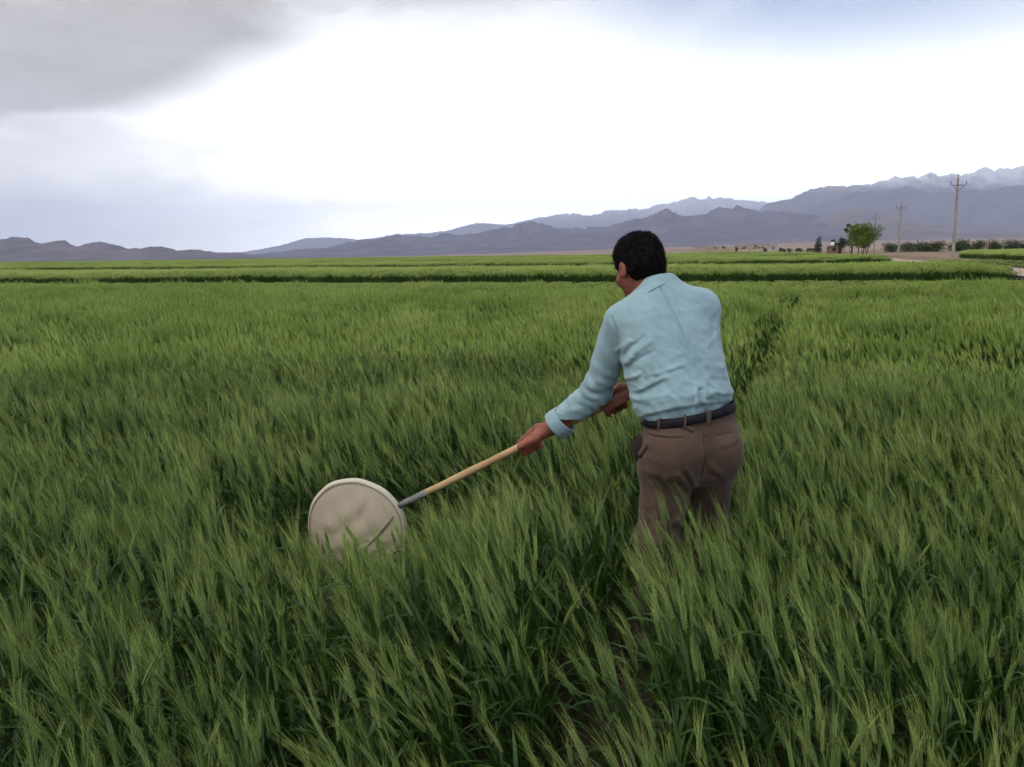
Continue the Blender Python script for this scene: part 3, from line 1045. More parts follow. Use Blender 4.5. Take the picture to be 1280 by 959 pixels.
# ---- joints, metres
POLE_A, POLE_B = V(-0.483, 3.42, 0.495), V(0.545, 3.232, 1.036)
pdir = unit(POLE_A - POLE_B)                     # towards the net
def pole_at(x): return POLE_B + (POLE_A - POLE_B) * (x - POLE_B[0]) / (POLE_A[0] - POLE_B[0])
HAND_L, HAND_R = pole_at(0.075), pole_at(0.405)
SH_L, EL_L, WR_L = V(0.412, 3.085, 1.285), V(0.330, 3.20, 1.018), V(0.150, 3.283, 0.852)
SH_R, EL_R, WR_R = V(0.705, 3.11, 1.335), V(0.735, 3.315, 1.11), V(0.478, 3.262, 1.005)
T0, T1 = V(0.631, 2.97, 0.955), V(0.549, 3.115, 1.418)        # belt centre, base of the neck
TAX = unit(T1 - T0); TLEN = np.linalg.norm(T1 - T0)
HEAD = V(0.487, 3.175, 1.483)
YAW_P, YAW_S = rad(22), rad(4)                   # hips and shoulders turned to the left


def yaw_right(a): return V(math.cos(a), math.sin(a), 0)


# head frame
hf = unit(V(-math.sin(rad(24)) * math.cos(rad(22)), math.cos(rad(24)) * math.cos(rad(22)), -math.sin(rad(22))))
hu = V(-0.10, 0.30, 0.95); hu = unit(hu - hf * (hu @ hf)); hr = np.cross(hf, hu)
HR = np.stack([hr, hf, hu])                       # rows: right, forward, up


def head_local(p): return (p - HEAD) @ HR.T
def hl(r, f, u): return HEAD + hr * r + hf * f + hu * u


def head_sdf(p):
    d = ellipsoid(p, hl(0, -0.012, 0.028), HR, (0.076, 0.097, 0.086))
    d = smin(d, ellipsoid(p, hl(0, 0.028, -0.035), HR, (0.060, 0.066, 0.078)), 0.04)
    d = smin(d, ellipsoid(p, hl(0, 0.070, -0.088), HR, (0.026, 0.022, 0.020)), 0.03)      # chin
    d = smin(d, capsule(p, hl(0, 0.088, 0.005), hl(0, 0.112, -0.028), 0.008, 0.013), 0.012)   # nose
    d = smin(d, capsule(p, hl(-0.035, 0.078, 0.018), hl(0.035, 0.078, 0.018), 0.010, 0.010), 0.02)   # brow
    for s in (-1, 1):
        d = smax(d, -(np.linalg.norm(p - hl(s * 0.031, 0.098, -0.002), axis=1) - 0.013), 0.012)      # eye socket
        d = smin(d, np.linalg.norm(p - hl(s * 0.031, 0.078, -0.003), axis=1) - 0.012, 0.004)         # eyeball
        d = smin(d, np.linalg.norm(p - hl(s * 0.050, 0.062, -0.025), axis=1) - 0.018, 0.025)         # cheek bone
        # ear: a tilted shell with a hollow
        e = ellipsoid(p, hl(s * 0.081, -0.012, -0.010), HR, (0.011, 0.021, 0.033))
        e = smax(e, -ellipsoid(p, hl(s * 0.091, -0.008, -0.008), HR, (0.008, 0.011, 0.019)), 0.004)
        d = smin(d, e, 0.008)
    d = smin(d, capsule(p, hl(-0.018, 0.088, -0.058), hl(0.018, 0.088, -0.058), 0.009, 0.009), 0.008)    # lips
    d = smax(d, -capsule(p, hl(-0.022, 0.101, -0.057), hl(0.022, 0.101, -0.057), 0.0035, 0.0035), 0.004)
    return d


NECK0, NECK1 = V(0.545, 3.105, 1.358), hl(0.0, -0.022, -0.055)


def hand_parts(P, u, side, wrist):
    """gripping hand: u points from the pole to the back of the hand, v is the way the fingers go round"""
    u = unit(u - pdir * (u @ pdir)); v = np.cross(pdir, u) * side
    def ring(off, ang, r): return P + pdir * off + (u * math.cos(rad(ang)) + v * math.sin(rad(ang))) * r
    parts_palm, fingers = [], []
    for i in range(4):
        off = 0.038 - 0.0245 * i
        L = (1.0, 1.08, 1.02, 0.88)[i]
        kn = ring(off, 38, 0.046 if i in (1, 2) else 0.042)
        pip = ring(off + 0.004, 38 + 66 * L, 0.036)
        dip = ring(off + 0.004, 38 + 128 * L, 0.029)
        tip = ring(off + 0.002, 38 + 190 * L, 0.0255)
        fingers.append([(kn, pip, 0.0135, 0.0118), (pip, dip, 0.0118, 0.0105), (dip, tip, 0.0105, 0.0092)])
        parts_palm.append((wrist + (ring(off, 10, 0.034) - wrist) * 0.25, kn, 0.0220, 0.0150))
    cm = ring(-0.050, -55, 0.034); mc = ring(-0.008, -80, 0.034); ip = ring(0.028, -92, 0.0285); tp = ring(0.052, -98, 0.0250)
    thumb = [(wrist + (cm - wrist) * 0.4, cm, 0.023, 0.021), (cm, mc, 0.021, 0.0158), (mc, ip, 0.0150, 0.0122), (ip, tp, 0.0122, 0.0100)]
    return parts_palm, fingers, thumb, (P + wrist) / 2


def hand_sdf(p, parts):
    palm, fingers, thumb, _ = parts
    d = None
    for a, b, ra, rb in palm:
        c = capsule(p, a, b, ra, rb); d = c if d is None else smin(d, c, 0.012)
    for f in fingers:
        e = None
        for a, b, ra, rb in f:
            c = capsule(p, a, b, ra, rb); e = c if e is None else smin(e, c, 0.004)
        d = smin(d, e, 0.0035)
    e = None
    for a, b, ra, rb in thumb:
        c = capsule(p, a, b, ra, rb); e = c if e is None else smin(e, c, 0.008)
    return smin(d, e, 0.007)


HP_L = hand_parts(HAND_L, V(0.0, -0.62, 0.78), -1, WR_L)
HP_R = hand_parts(HAND_R, V(0.10, -0.80, 0.60), -1, WR_R)


def torso_sdf(p, st, yaw0, yaw1, n=2.3):
    """loft of super-ellipses along the trunk axis; st rows are t, half width, half depth, forward shift"""
    q = p - T0
    t = (q @ TAX) / TLEN
    st = np.asarray(st)
    a = np.interp(t, st[:, 0], st[:, 1]); b = np.interp(t, st[:, 0], st[:, 2]); sh = np.interp(t, st[:, 0], st[:, 3])
    yaw = yaw0 + (yaw1 - yaw0) * np.clip(t, 0, 1)
    R = np.stack([np.cos(yaw), np.sin(yaw), 0 * yaw], -1)
    R = R - (R @ TAX)[:, None] * TAX; R /= np.linalg.norm(R, axis=1)[:, None]
    Fw = np.cross(np.broadcast_to(TAX, R.shape), R)
    c = q - (q @ TAX)[:, None] * TAX
    x = (c * R).sum(1); y = (c * Fw).sum(1) - sh
    k = (np.abs(x / a) ** n + np.abs(y / b) ** n) ** (1 / n)
    d = (k - 1) * np.minimum(a, b) * 0.92
    lo_, hi_ = st[0, 0], st[-1, 0]
    return np.maximum(d, np.maximum((lo_ - t), (t - hi_)) * TLEN), t, x, y


# ---- trousers
PC = V(0.641, 2.968, 0.0)
pr_, pb_ = yaw_right(YAW_P), V(math.sin(YAW_P), -math.cos(YAW_P), 0)       # right and back of the hips
LEGS = {'L': [V(0.572, 2.968, 0.80), V(0.530, 2.945, 0.475), V(0.505, 2.895, 0.10)],
        'R': [V(0.722, 2.995, 0.80), V(0.742, 3.09, 0.47), V(0.730, 3.16, 0.11)]}
PST = np.array([(0.60, 0.130, 0.090, 0.0), (0.70, 0.165, 0.118, 0.0), (0.77, 0.178, 0.130, 0.0), (0.83, 0.182, 0.134, 0.004), (0.88, 0.178, 0.130, 0.004), (0.93, 0.169, 0.120, 0.0), (0.965, 0.162, 0.114, 0.0), (0.985, 0.160, 0.112, 0.0)])


def tilt_z(p): return p[:, 2] - 0.15 * (p[:, 0] - 0.631) * sstep(p[:, 2], 0.74, 0.93)


def pelvis_sdf(p, grow=0.0):
    z = tilt_z(p)
    a = np.interp(z, PST[:, 0], PST[:, 1]) + grow; b = np.interp(z, PST[:, 0], PST[:, 2]) + grow
    q = p - PC
    x = q @ pr_; y = q @ pb_
    k = (np.abs(x / a) ** 2.35 + np.abs(y / b) ** 2.35) ** (1 / 2.35)
    d = (k - 1) * np.minimum(a, b) * 0.92
    return d, x, y, z


TR_FOLDS = [([(0.486, 0.903), (0.584, 0.908)], 0.0035, -0.0035), ([(0.722, 0.903), (0.795, 0.910)], 0.0035, -0.0030),
            ([(0.486, 0.911), (0.584, 0.916)], 0.004, 0.0022),
            ([(0.600, 0.800), (0.622, 0.768), (0.648, 0.722)], 0.009, 0.005), ([(0.572, 0.778), (0.606, 0.738), (0.634, 0.698)], 0.010, 0.006), ([(0.535, 0.752), (0.578, 0.718), (0.612, 0.680)], 0.012, 0.006),
            ([(0.588, 0.785), (0.618, 0.745), (0.640, 0.708)], 0.007, -0.005), ([(0.556, 0.762), (0.594, 0.722), (0.622, 0.688)], 0.007, -0.005),
            ([(0.668, 0.905), (0.670, 0.860), (0.669, 0.823), (0.662, 0.760)], 0.0045, -0.007),
            ([(0.488, 0.772), (0.530, 0.768), (0.572, 0.780)], 0.016, 0.003), ([(0.495, 0.745), (0.560, 0.735)], 0.014, -0.003), ([(0.577, 0.953), (0.622, 0.933)], 0.006, 0.004), ([(0.585, 0.938), (0.625, 0.920)], 0.006, -0.004),
            ([(0.695, 0.800), (0.735, 0.765)], 0.012, 0.004), ([(0.690, 0.770), (0.745, 0.735)], 0.010, -0.004), ([(0.740, 0.870), (0.800, 0.885)], 0.012, 0.004),
            ([(0.455, 0.830), (0.475, 0.875)], 0.006, 0.005), ([(0.478, 0.850), (0.462, 0.815)], 0.005, -0.004)]


def trousers_sdf(p):
    d, x, y, z = pelvis_sdf(p)
    d = smax(np.maximum(d, z - 0.975), 0.715 - p[:, 2], 0.06)
    for s in (-1, 1):      # seat
        c = PC + pr_ * s * 0.085 + pb_ * 0.052 + V(0, 0, 0.838)
        d = smin(d, ellipsoid(p, c, np.stack([pr_, pb_, V(0, 0, 1)]), (0.092, 0.094, 0.100)), 0.035)
    legs = None
    for k in ('L', 'R'):
        h, kn, an = LEGS[k]
        e = smin(capsule(p, h, kn, 0.103, 0.072), capsule(p, kn, an, 0.072, 0.060), 0.05)
        legs = e if legs is None else smin(legs, e, 0.018)
    legs = np.maximum(legs, 0.075 - p[:, 2])
    d = smin(d, legs, 0.045)
    # centre seam between the buttocks
    c0 = PC + pb_ * 0.165
    d = smax(d, -capsule(p, c0 + V(0, 0, 0.880), c0 + V(-0.006, 0, 0.74), 0.008, 0.048), 0.024)
    back = sstep(-((p - PC) @ V(0, 1, 0)), -0.02, 0.05)
    for poly, w, a in TR_FOLDS:
        d = fold(d, p, back, poly, w, a)
    low = sstep(-p[:, 2], -0.78, -0.5)
    d = d - 0.0028 * (0.3 + 0.7 * low) * np.exp(-(wrinkle(p * V(1, 1, 1.2), 33, 26) / 0.18) ** 2)
    d = d - 0.0035 * wrinkle(p * V(1, 1, 0.6), 3, 38) * (0.25 + 0.75 * low) - 0.0018 * wrinkle(p, 4, 80) * (0.35 + 0.65 * low)
    return d


# ---- shirt
SST = [(-0.05, 0.145, 0.098, 0), (0.030, 0.160, 0.112, 0), (0.050, 0.176, 0.128, 0), (0.12, 0.184, 0.138, 0), (0.25, 0.184, 0.136, 0.004), (0.40, 0.189, 0.136, 0.006), (0.58, 0.190, 0.138, 0.010), (0.74, 0.182, 0.132, 0.014),
       (0.85, 0.160, 0.112, 0.016), (0.93, 0.115, 0.088, 0.012), (1.0, 0.080, 0.074, 0.006), (1.06, 0.066, 0.066, 0.0)]
SH_FOLDS = [([(0.543, 1.413), (0.570, 1.347), (0.612, 1.235)], 0.0045, -0.0065), ([(0.533, 1.410), (0.560, 1.344), (0.604, 1.235)], 0.010, 0.0035), ([(0.553, 1.410), (0.582, 1.344), (0.622, 1.240)], 0.010, 0.0030),
            ([(0.366, 1.310), (0.384, 1.260), (0.399, 1.187), (0.405, 1.122)], 0.0045, -0.006),
            ([(0.395, 1.136), (0.439, 1.198), (0.487, 1.231)], 0.010, 0.007), ([(0.405, 1.120), (0.452, 1.172), (0.500, 1.200)], 0.008, -0.005), ([(0.385, 1.185), (0.420, 1.232)], 0.009, 0.006),
            ([(0.400, 1.165), (0.432, 1.214), (0.470, 1.250)], 0.006, -0.005),
            ([(0.504, 1.123), (0.593, 1.153)], 0.007, 0.0045), ([(0.500, 1.110), (0.590, 1.140)], 0.007, -0.003), ([(0.447, 1.043), (0.481, 1.068), (0.531, 1.098)], 0.010, -0.008), ([(0.450, 1.060), (0.490, 1.088), (0.540, 1.115)], 0.010, 0.006),
            ([(0.430, 1.025), (0.480, 1.040), (0.540, 1.055)], 0.010, 0.006),
            ([(0.623, 1.212), (0.628, 1.117), (0.632, 1.032)], 0.004, -0.0025), ([(0.657, 1.065), (0.660, 1.005)], 0.0075, -0.012), ([(0.641, 1.060), (0.643, 1.008)], 0.008, 0.005), ([(0.675, 1.060), (0.678, 1.006)], 0.008, 0.006),
            ([(0.632, 1.040), (0.633, 1.008)], 0.005, -0.006), ([(0.683, 1.033), (0.725, 1.024)], 0.006, -0.006), ([(0.700, 1.050), (0.770, 1.045)], 0.012, 0.005), ([(0.404, 1.087), (0.451, 1.121)], 0.008, 0.006),
            ([(0.733, 1.307), (0.721, 1.214), (0.737, 1.155)], 0.012, -0.004), ([(0.745, 1.250), (0.700, 1.215)], 0.010, 0.004), ([(0.690, 1.150), (0.760, 1.135)], 0.010, 0.003), ([(0.560, 1.020), (0.600, 1.012)], 0.012, 0.005),
            ([(0.700, 1.10), (0.775, 1.085)], 0.009, -0.003), ([(0.470, 1.335), (0.510, 1.352)], 0.010, 0.003), ([(0.640, 1.300), (0.690, 1.270)], 0.014, 0.003)]
CUFF_L = V(0.186, 3.268, 0.872)
CUFF_R = V(0.565, 3.28, 1.04)
COLLAR_AX = unit(NECK1 - NECK0)


def sleeve(p, a, b, c, r, seed):
    d = smin(capsule(p, a, b, r[0], r[1]), capsule(p, b, c, r[2], r[3]), 0.03)
    return d


def shirt_sdf(p):
    d, t, x, y = torso_sdf(p, SST, YAW_P, YAW_S)
    # shoulder girdle
    nb = T1 - TAX * 0.055
    d = smin(d, capsule(p, SH_L + V(0.012, 0, 0.012), nb, 0.066, 0.062), 0.05)
    d = smin(d, capsule(p, SH_R + V(-0.010, 0, -0.004), nb, 0.070, 0.062), 0.05)
    # shoulder blades
    d = smin(d, ellipsoid(p, V(0.500, 3.025, 1.275), np.eye(3), (0.075, 0.045, 0.085)), 0.05)
    d = smin(d, ellipsoid(p, V(0.655, 3.045, 1.300), np.eye(3), (0.080, 0.045, 0.085)), 0.05)
    # sleeves
    fore = unit(CUFF_L - EL_L)
    s = (p - EL_L) @ fore
    L1 = smin(capsule(p, SH_L, EL_L, 0.068, 0.056), capsule(p, EL_L, CUFF_L, 0.054, 0.050), 0.03)
    up = unit(EL_L - SH_L); su = (p - SH_L) @ up
    ring = np.sin(s * 150 + 2.2 * np.sin(p @ V(40, 10, -25))) * np.exp(-((s - 0.015) / 0.075) ** 2) * 0.0030
    ring2 = np.sin(su * 105 + 1.8 * np.sin(p @ V(30, -20, 15))) * np.exp(-((su - 0.25) / 0.06) ** 2) * 0.0035
    L1 = L1 - ring - ring2 - 0.0022 * wrinkle(p, 12, 45)
    L1 = smax(L1, (p - CUFF_L) @ fore, 0.004)
    d = smin(d, L1, 0.022)
    foreR = unit(CUFF_R - EL_R)
    R1 = smin(capsule(p, SH_R, EL_R, 0.070, 0.060), capsule(p, EL_R, CUFF_R, 0.058, 0.052), 0.03)
    R1 = smax(R1, (p - CUFF_R) @ foreR, 0.004)
    d = smin(d, R1, 0.030)
    # folds on the back
    back = sstep(-(p - T0 - TAX * ((p - T0) @ TAX)[:, None]) @ V(0, 1, 0), -0.03, 0.04)
    for poly, w, a in SH_FOLDS:
        d = fold(d, p, back, poly, w * 1.1, a * (0.8 if poly[0][1] < 1.40 else 1.35))
    loose = 0.35 + 0.65 * sstep(-t, -0.65, -0.1)
    d = d - 0.0030 * wrinkle(p * V(1, 1, 0.75), 21, 26) * loose - 0.0014 * wrinkle(p, 22, 75) * loose
    # sharper creases along the zero lines of a smooth noise
    for sd_, sc_, am_, w_ in ((31, 20, 0.0019, 0.17), (32, 34, 0.0013, 0.20)):
        d = d - am_ * loose * np.exp(-(wrinkle(p * V(1.0, 0.8, 1.3), sd_, sc_) / w_) ** 2)
    # neck opening
    d = smax(d, -capsule(p, NECK0, NECK0 + COLLAR_AX * 0.15, 0.056, 0.058), 0.006)
    # hollow at the left cuff
    d = smax(d, -capsule(p, CUFF_L - fore * 0.02, CUFF_L + fore * 0.05, 0.040, 0.050), 0.003)
    return d


def collar_sdf(p):
    q = p - (NECK0 + COLLAR_AX * 0.058)
    h = q @ COLLAR_AX
    c = q - h[:, None] * COLLAR_AX
    r = np.linalg.norm(c * V(1.0, 0.92, 1.0), axis=1)
    stand = np.abs(r - 0.0655) - 0.0030
    stand = np.maximum(stand, np.maximum(-0.035 - h, h - 0.016))
    fall_r = 0.0695 + 0.50 * np.clip(0.016 - h, 0, 0.2) * (0.55 + 0.45 * np.clip((0.016 - h) / 0.04, 0, 1.5))
    fall = (np.abs(r - fall_r) - 0.0028) * 0.85
    fall = np.maximum(fall, np.maximum(-0.026 - h, h - 0.017))
    return smin(stand, fall, 0.004)


def body_sdf(p):
    d = bounded(p, HEAD - hu * 0.01, 0.135, head_sdf)
    d = smin(d, capsule(p, NECK0, NECK1, 0.059, 0.053), 0.03)
    d = smin(d, capsule(p, hl(0, 0.02, -0.06), V(0.548, 3.125, 1.335), 0.045, 0.055), 0.03)
    tr, _, _, _ = torso_sdf(p, [(-0.10, 0.140, 0.092, 0), (0.12, 0.142, 0.098, 0), (0.55, 0.150, 0.100, 0.01), (0.80, 0.135, 0.085, 0.014), (0.92, 0.070, 0.060, 0.01), (1.0, 0.045, 0.045, 0)], YAW_P, YAW_S)
    d = smin(d, tr, 0.03)
    d = smin(d, capsule(p, SH_L + V(0.02, 0, 0), T1 - TAX * 0.07, 0.042, 0.045), 0.03)
    d = smin(d, capsule(p, SH_R - V(0.02, 0, 0), T1 - TAX * 0.07, 0.042, 0.045), 0.03)
    for sh, el, wr, hp in ((SH_L, EL_L, WR_L, HP_L), (SH_R, EL_R, WR_R, HP_R)):
        arm = smin(capsule(p, sh, el, 0.045, 0.037), capsule(p, el, wr, 0.039, 0.034), 0.02)
        d = smin(d, arm, 0.02)
        d = smin(d, bounded(p, hp[3], 0.13, lambda q: hand_sdf(q, hp)), 0.012)
    pv, _, _, z = pelvis_sdf(p, -0.03)
    d = smin(d, np.maximum(pv, np.maximum(0.80 - p[:, 2], z - 0.95)), 0.03)
    for k in ('L', 'R'):
        h, kn, an = LEGS[k]
        d = smin(d, smin(capsule(p, h, kn, 0.072, 0.046), capsule(p, kn, an - V(0, 0, 0.04), 0.046, 0.036), 0.03), 0.02)
    return d


HAIRLINE = (np.array([-0.13, -0.075, -0.035, -0.020, 0.000, 0.020, 0.050, 0.075, 0.12]), np.array([-0.062, -0.066, -0.058, 0.004, 0.006, -0.012, 0.020, 0.070, 0.080]))


def hair_sdf(p):
    q = head_local(p)
    s = np.array([0.0835, 0.106, 0.0985])
    k = np.linalg.norm((q - V(0, -0.013, 0.032)) / s, axis=1)
    d = (k - 1) * 0.085
    low = ellipsoid(p, hl(0, -0.040, -0.020), HR, (0.068, 0.062, 0.072))
    d = smin(d, low, 0.03)
    # fuller top
    d = smin(d, ellipsoid(p, hl(0.0, 0.004, 0.080), HR, (0.073, 0.084, 0.052)), 0.025)
    d = d - 0.0034 * wrinkle(p, 51, 120) - 0.0022 * wrinkle(p, 52, 300)
    cut = np.interp(q[:, 1], *HAIRLINE) - q[:, 2] + 0.003 * wrinkle(p, 53, 220)
    d = smax(d, cut, 0.006)
    return d


def shoe_sdf(k):
    an = LEGS[k][2]; f = V(-0.15, 0.985, 0) if k == 'L' else V(0.05, 1.0, 0)
    f = unit(f); r = V(f[1], -f[0], 0); R = np.stack([r, f, V(0, 0, 1)])
    base = V(an[0], an[1], 0)
    def fn(p):
        d = ellipsoid(p, base + f * 0.085 + V(0, 0, 0.035), R, (0.046, 0.115, 0.050))
        d = smin(d, ellipsoid(p, base - f * 0.02 + V(0, 0, 0.045), R, (0.041, 0.060, 0.058)), 0.03)
        d = smin(d, capsule(p, base + V(0, 0, 0.05), base + V(0, 0, 0.105), 0.043, 0.044), 0.02)
        d = smax(d, 0.012 - p[:, 2], 0.006)
        q = (p - base) @ R.T
        sole = np.maximum(np.hypot(q[:, 0] / 0.050, (q[:, 1] - 0.058) / 0.150) - 1, 0) * 0.05 + np.maximum(np.abs(p[:, 2] - 0.013) - 0.011, 0) - 0.002
        return np.minimum(d, sole)
    return fn


# ---- materials
def cloth_mat(name, c1, c2, weave=900, rough=0.85, slub=0.25, sheen=0.2):
    m, nd, ln, out = new_mat(name)
    tc = N(nd, 'ShaderNodeTexCoord')
    t = N(nd, 'ShaderNodeTexNoise'); t.inputs['Scale'].default_value = 9; t.inputs['Detail'].default_value = 8; t.inputs['Roughness'].default_value = 0.65
    ln.new(tc.outputs['Object'], t.inputs[0])
    mp = N(nd, 'ShaderNodeMapping'); mp.inputs['Scale'].default_value = (1, 1, 0.06)
    ln.new(tc.outputs['Object'], mp.inputs[0])
    t2 = N(nd, 'ShaderNodeTexNoise'); t2.inputs['Scale'].default_value = weave; t2.inputs['Detail'].default_value = 2
    ln.new(mp.outputs[0], t2.inputs[0])
    mp3 = N(nd, 'ShaderNodeMapping'); mp3.inputs['Scale'].default_value = (0.06, 0.06, 1)
    ln.new(tc.outputs['Object'], mp3.inputs[0])
    t3 = N(nd, 'ShaderNodeTexNoise'); t3.inputs['Scale'].default_value = weave; t3.inputs['Detail'].default_value = 2
    ln.new(mp3.outputs[0], t3.inputs[0])
    w = mth(nd, ln, 'ADD', mth(nd, ln, 'MULTIPLY', t2.outputs[0], 0.5), mth(nd, ln, 'MULTIPLY', t3.outputs[0], 0.5))
    f = mth(nd, ln, 'ADD', mth(nd, ln, 'MULTIPLY', smooth(nd, ln, t.outputs[0], 0.35, 0.65), 1 - slub), mth(nd, ln, 'MULTIPLY', smooth(nd, ln, w, 0.35, 0.65), slub))
    p = N(nd, 'ShaderNodeBsdfPrincipled')
    ln.new(mixc(nd, ln, f, c1, c2), p.inputs['Base Color'])
    p.inputs['Roughness'].default_value = rough; p.inputs['Specular IOR Level'].default_value = 0.15
    p.inputs['Sheen Weight'].default_value = sheen
    b = N(nd, 'ShaderNodeBump'); b.inputs['Distance'].default_value = 0.0012; b.inputs['Strength'].default_value = 0.5
    t4 = N(nd, 'ShaderNodeTexNoise'); t4.inputs['Scale'].default_value = 45; t4.inputs['Detail'].default_value = 6
    ln.new(tc.outputs['Object'], t4.inputs[0])
    ln.new(mth(nd, ln, 'ADD', t4.outputs[0], mth(nd, ln, 'MULTIPLY', w, 0.4)), b.inputs['Height'])
    ln.new(b.outputs[0], p.inputs['Normal'])
    ln.new(p.outputs[0], out.inputs[0])
    return m


M_shirt = cloth_mat("pale_blue_shirt_cloth", (0.225, 0.335, 0.365), (0.285, 0.405, 0.435))
M_trouser = cloth_mat("brown_trouser_cloth", (0.074, 0.045, 0.032), (0.097, 0.060, 0.043), rough=0.75, slub=0.4, sheen=0.1)
M_skin = noisy("tanned_skin", (0.20, 0.060, 0.036), (0.285, 0.094, 0.058), scale=28, detail=6, rough=0.55, bump=0.0008, bump_scale=260, spec=0.35)
M_hair = noisy("black_hair", (0.0040, 0.0032, 0.0036), (0.0085, 0.0068, 0.0066), scale=120, detail=4, rough=0.7, bump=0.002, bump_scale=240, spec=0.08)
M_belt = noisy("black_leather", (0.009, 0.009, 0.013), (0.016, 0.016, 0.021), scale=40, rough=0.65, bump=0.0006, bump_scale=300, spec=0.12)
M_shoe = noisy("dark_shoe_leather", (0.020, 0.015, 0.012), (0.035, 0.026, 0.020), scale=30, rough=0.5, spec=0.4)
M_lining = noisy("dark_pocket_lining", (0.022, 0.013, 0.012), (0.034, 0.020, 0.018), scale=60, rough=0.95)


def build_person():
    root = empty("person", (0.60, 2.97, 0.0))
    tag(root, "man in pale blue shirt and brown trousers bending to sweep a net, seen from behind", "person")
    v, f = sdf_mesh(body_sdf, (0.0, 2.78, 0.02), (0.86, 3.48, 1.66), 0.0038)
    fast_mesh("body", v, f, M_skin, root)
    v, f = sdf_mesh(shirt_sdf, (0.10, 2.76, 0.90), (0.88, 3.44, 1.48), 0.0035)
    shirt = fast_mesh("shirt", v, f, M_shirt, root)
    v, f = sdf_mesh(collar_sdf, (0.40, 2.96, 1.34), (0.68, 3.26, 1.56), 0.0022, 0.02)
    col = fast_mesh("collar", v, f, M_shirt, shirt)
    # turned-back cuff on the left sleeve: a flared band
    fore = unit(CUFF_L - EL_L)
    a = unit(np.cross(fore, V(0, 0, 1))); b = np.cross(fore, a)
    prof = [(-0.034, 0.0575), (-0.030, 0.0605), (-0.010, 0.0625), (0.010, 0.0640), (0.018, 0.0635), (0.0195, 0.0610), (0.014, 0.0590), (-0.012, 0.0565), (-0.034, 0.0530)]
    vs, fs = [], []
    n = 48
    for i, (h, r) in enumerate(prof):
        for k in range(n):
            th = 2 * math.pi * k / n
            rr = r * (1 + 0.03 * math.sin(2 * th + 0.6) + 0.012 * math.sin(5 * th + i))
            pnt = CUFF_L + fore * (h + 0.004 * math.sin(th + 1)) + (a * math.cos(th) + b * math.sin(th)) * rr
            vs.append(pnt)
    m = len(prof)
    for i in range(m):
        for k in range(n):
            j = (i + 1) % m
            fs.append((i * n + k, i * n + (k + 1) % n, j * n + (k + 1) % n, j * n + k))
    cu = mesh_obj("cuff", vs, fs, M_shirt, None, True)
    cu.parent = shirt
    v, f = sdf_mesh(trousers_sdf, (0.34, 2.70, 0.04), (0.94, 3.34, 1.03), 0.0038)
    tr = fast_mesh("trousers", v, f, M_trouser, root)
    # belt: a band round the tilted waist
    def waist(th, z, grow):
        aa = np.interp(z, PST[:, 0], PST[:, 1]) + grow; bb = np.interp(z, PST[:, 0], PST[:, 2]) + grow
        c, s = math.cos(th), math.sin(th); e = 2 / 2.35
        x = aa * abs(c) ** e * (1 if c >= 0 else -1); y = bb * abs(s) ** e * (1 if s >= 0 else -1)
        q = PC + pr_ * x + pb_ * y
        return V(q[0], q[1], z + 0.15 * (q[0] - 0.631))
    n = 96
    prof = [(0.950, 0.004), (0.9505, 0.0060), (0.966, 0.0068), (0.9835, 0.0060), (0.984, 0.004), (0.967, 0.001)]
    vs = [waist(2 * math.pi * k / n, z, g) for z, g in prof for k in range(n)]
    m = len(prof)
    fs = [(i * n + k, i * n + (k + 1) % n, ((i + 1) % m) * n + (k + 1) % n, ((i + 1) % m) * n + k) for i in range(m) for k in range(n)]
    mesh_obj("belt", vs, fs, M_belt, root, True)
    # belt loops, thin strips over the belt
    for th in (rad(90), rad(118), rad(158), rad(22), rad(205), rad(335), rad(270)):
        w = 0.030
        vs, fs = [], []
        rows = [(0.938, 0.004), (0.944, 0.0065), (0.952, 0.0090), (0.968, 0.0098), (0.985, 0.0090), (0.990, 0.006)]
        for z, g in rows:
            for s in (-1, 1):
                vs.append(waist(th + s * w, z, g))
        for z, g in rows:
            for s in (-1, 1):
                vs.append(waist(th + s * w, z, g - 0.003))
        k = len(rows); o = 2 * k
        for i in range(k - 1):
            fs += [(2 * i, 2 * i + 1, 2 * i + 3, 2 * i + 2), (o + 2 * i + 2, o + 2 * i + 3, o + 2 * i + 1, o + 2 * i),
                   (2 * i + 2, o + 2 * i + 2, o + 2 * i, 2 * i), (2 * i + 1, o + 2 * i + 1, o + 2 * i + 3, 2 * i + 3)]
        lo = mesh_obj("belt_loop", vs, fs, M_trouser, None, True)
        lo.parent = tr
    # gaping left side pocket
    def pocket(p):
        d = ellipsoid(p, V(0.461, 2.955, 0.842), np.stack([unit(V(1, 0.3, -0.12)), unit(V(-0.3, 1, 0)), V(0.10, 0, 1)]), (0.017, 0.052, 0.050))
        return d
    v, f = sdf_mesh(pocket, (0.40, 2.86, 0.76), (0.54, 3.06, 0.94), 0.004, 0.02)
    pk = fast_mesh("pocket", v, f, M_lining, tr)
    pk["label"] = "dark gaping side pocket on the left hip"
    # hair with short spikes so that the outline is not smooth
    v, f = sdf_mesh(hair_sdf, HEAD - 0.15, HEAD + 0.17, 0.0034, 0.02)
    rng = np.random.default_rng(8)
    tri = np.concatenate([f[:, [0, 1, 2]], f[:, [0, 2, 3]]])
    nrm = np.cross(v[tri[:, 1]] - v[tri[:, 0]], v[tri[:, 2]] - v[tri[:, 0]])
    ln_ = np.linalg.norm(nrm, axis=1); ok = ln_ > 1e-9
    tri, nrm = tri[ok], nrm[ok] / ln_[ok][:, None]
    pick = rng.choice(len(tri), 9000)
    c = v[tri[pick]].mean(1); nn = nrm[pick] * 1.0 + rng.normal(0, 0.55, (len(pick), 3)) - 0.35 * hf
    nn /= np.linalg.norm(nn, axis=1)[:, None]
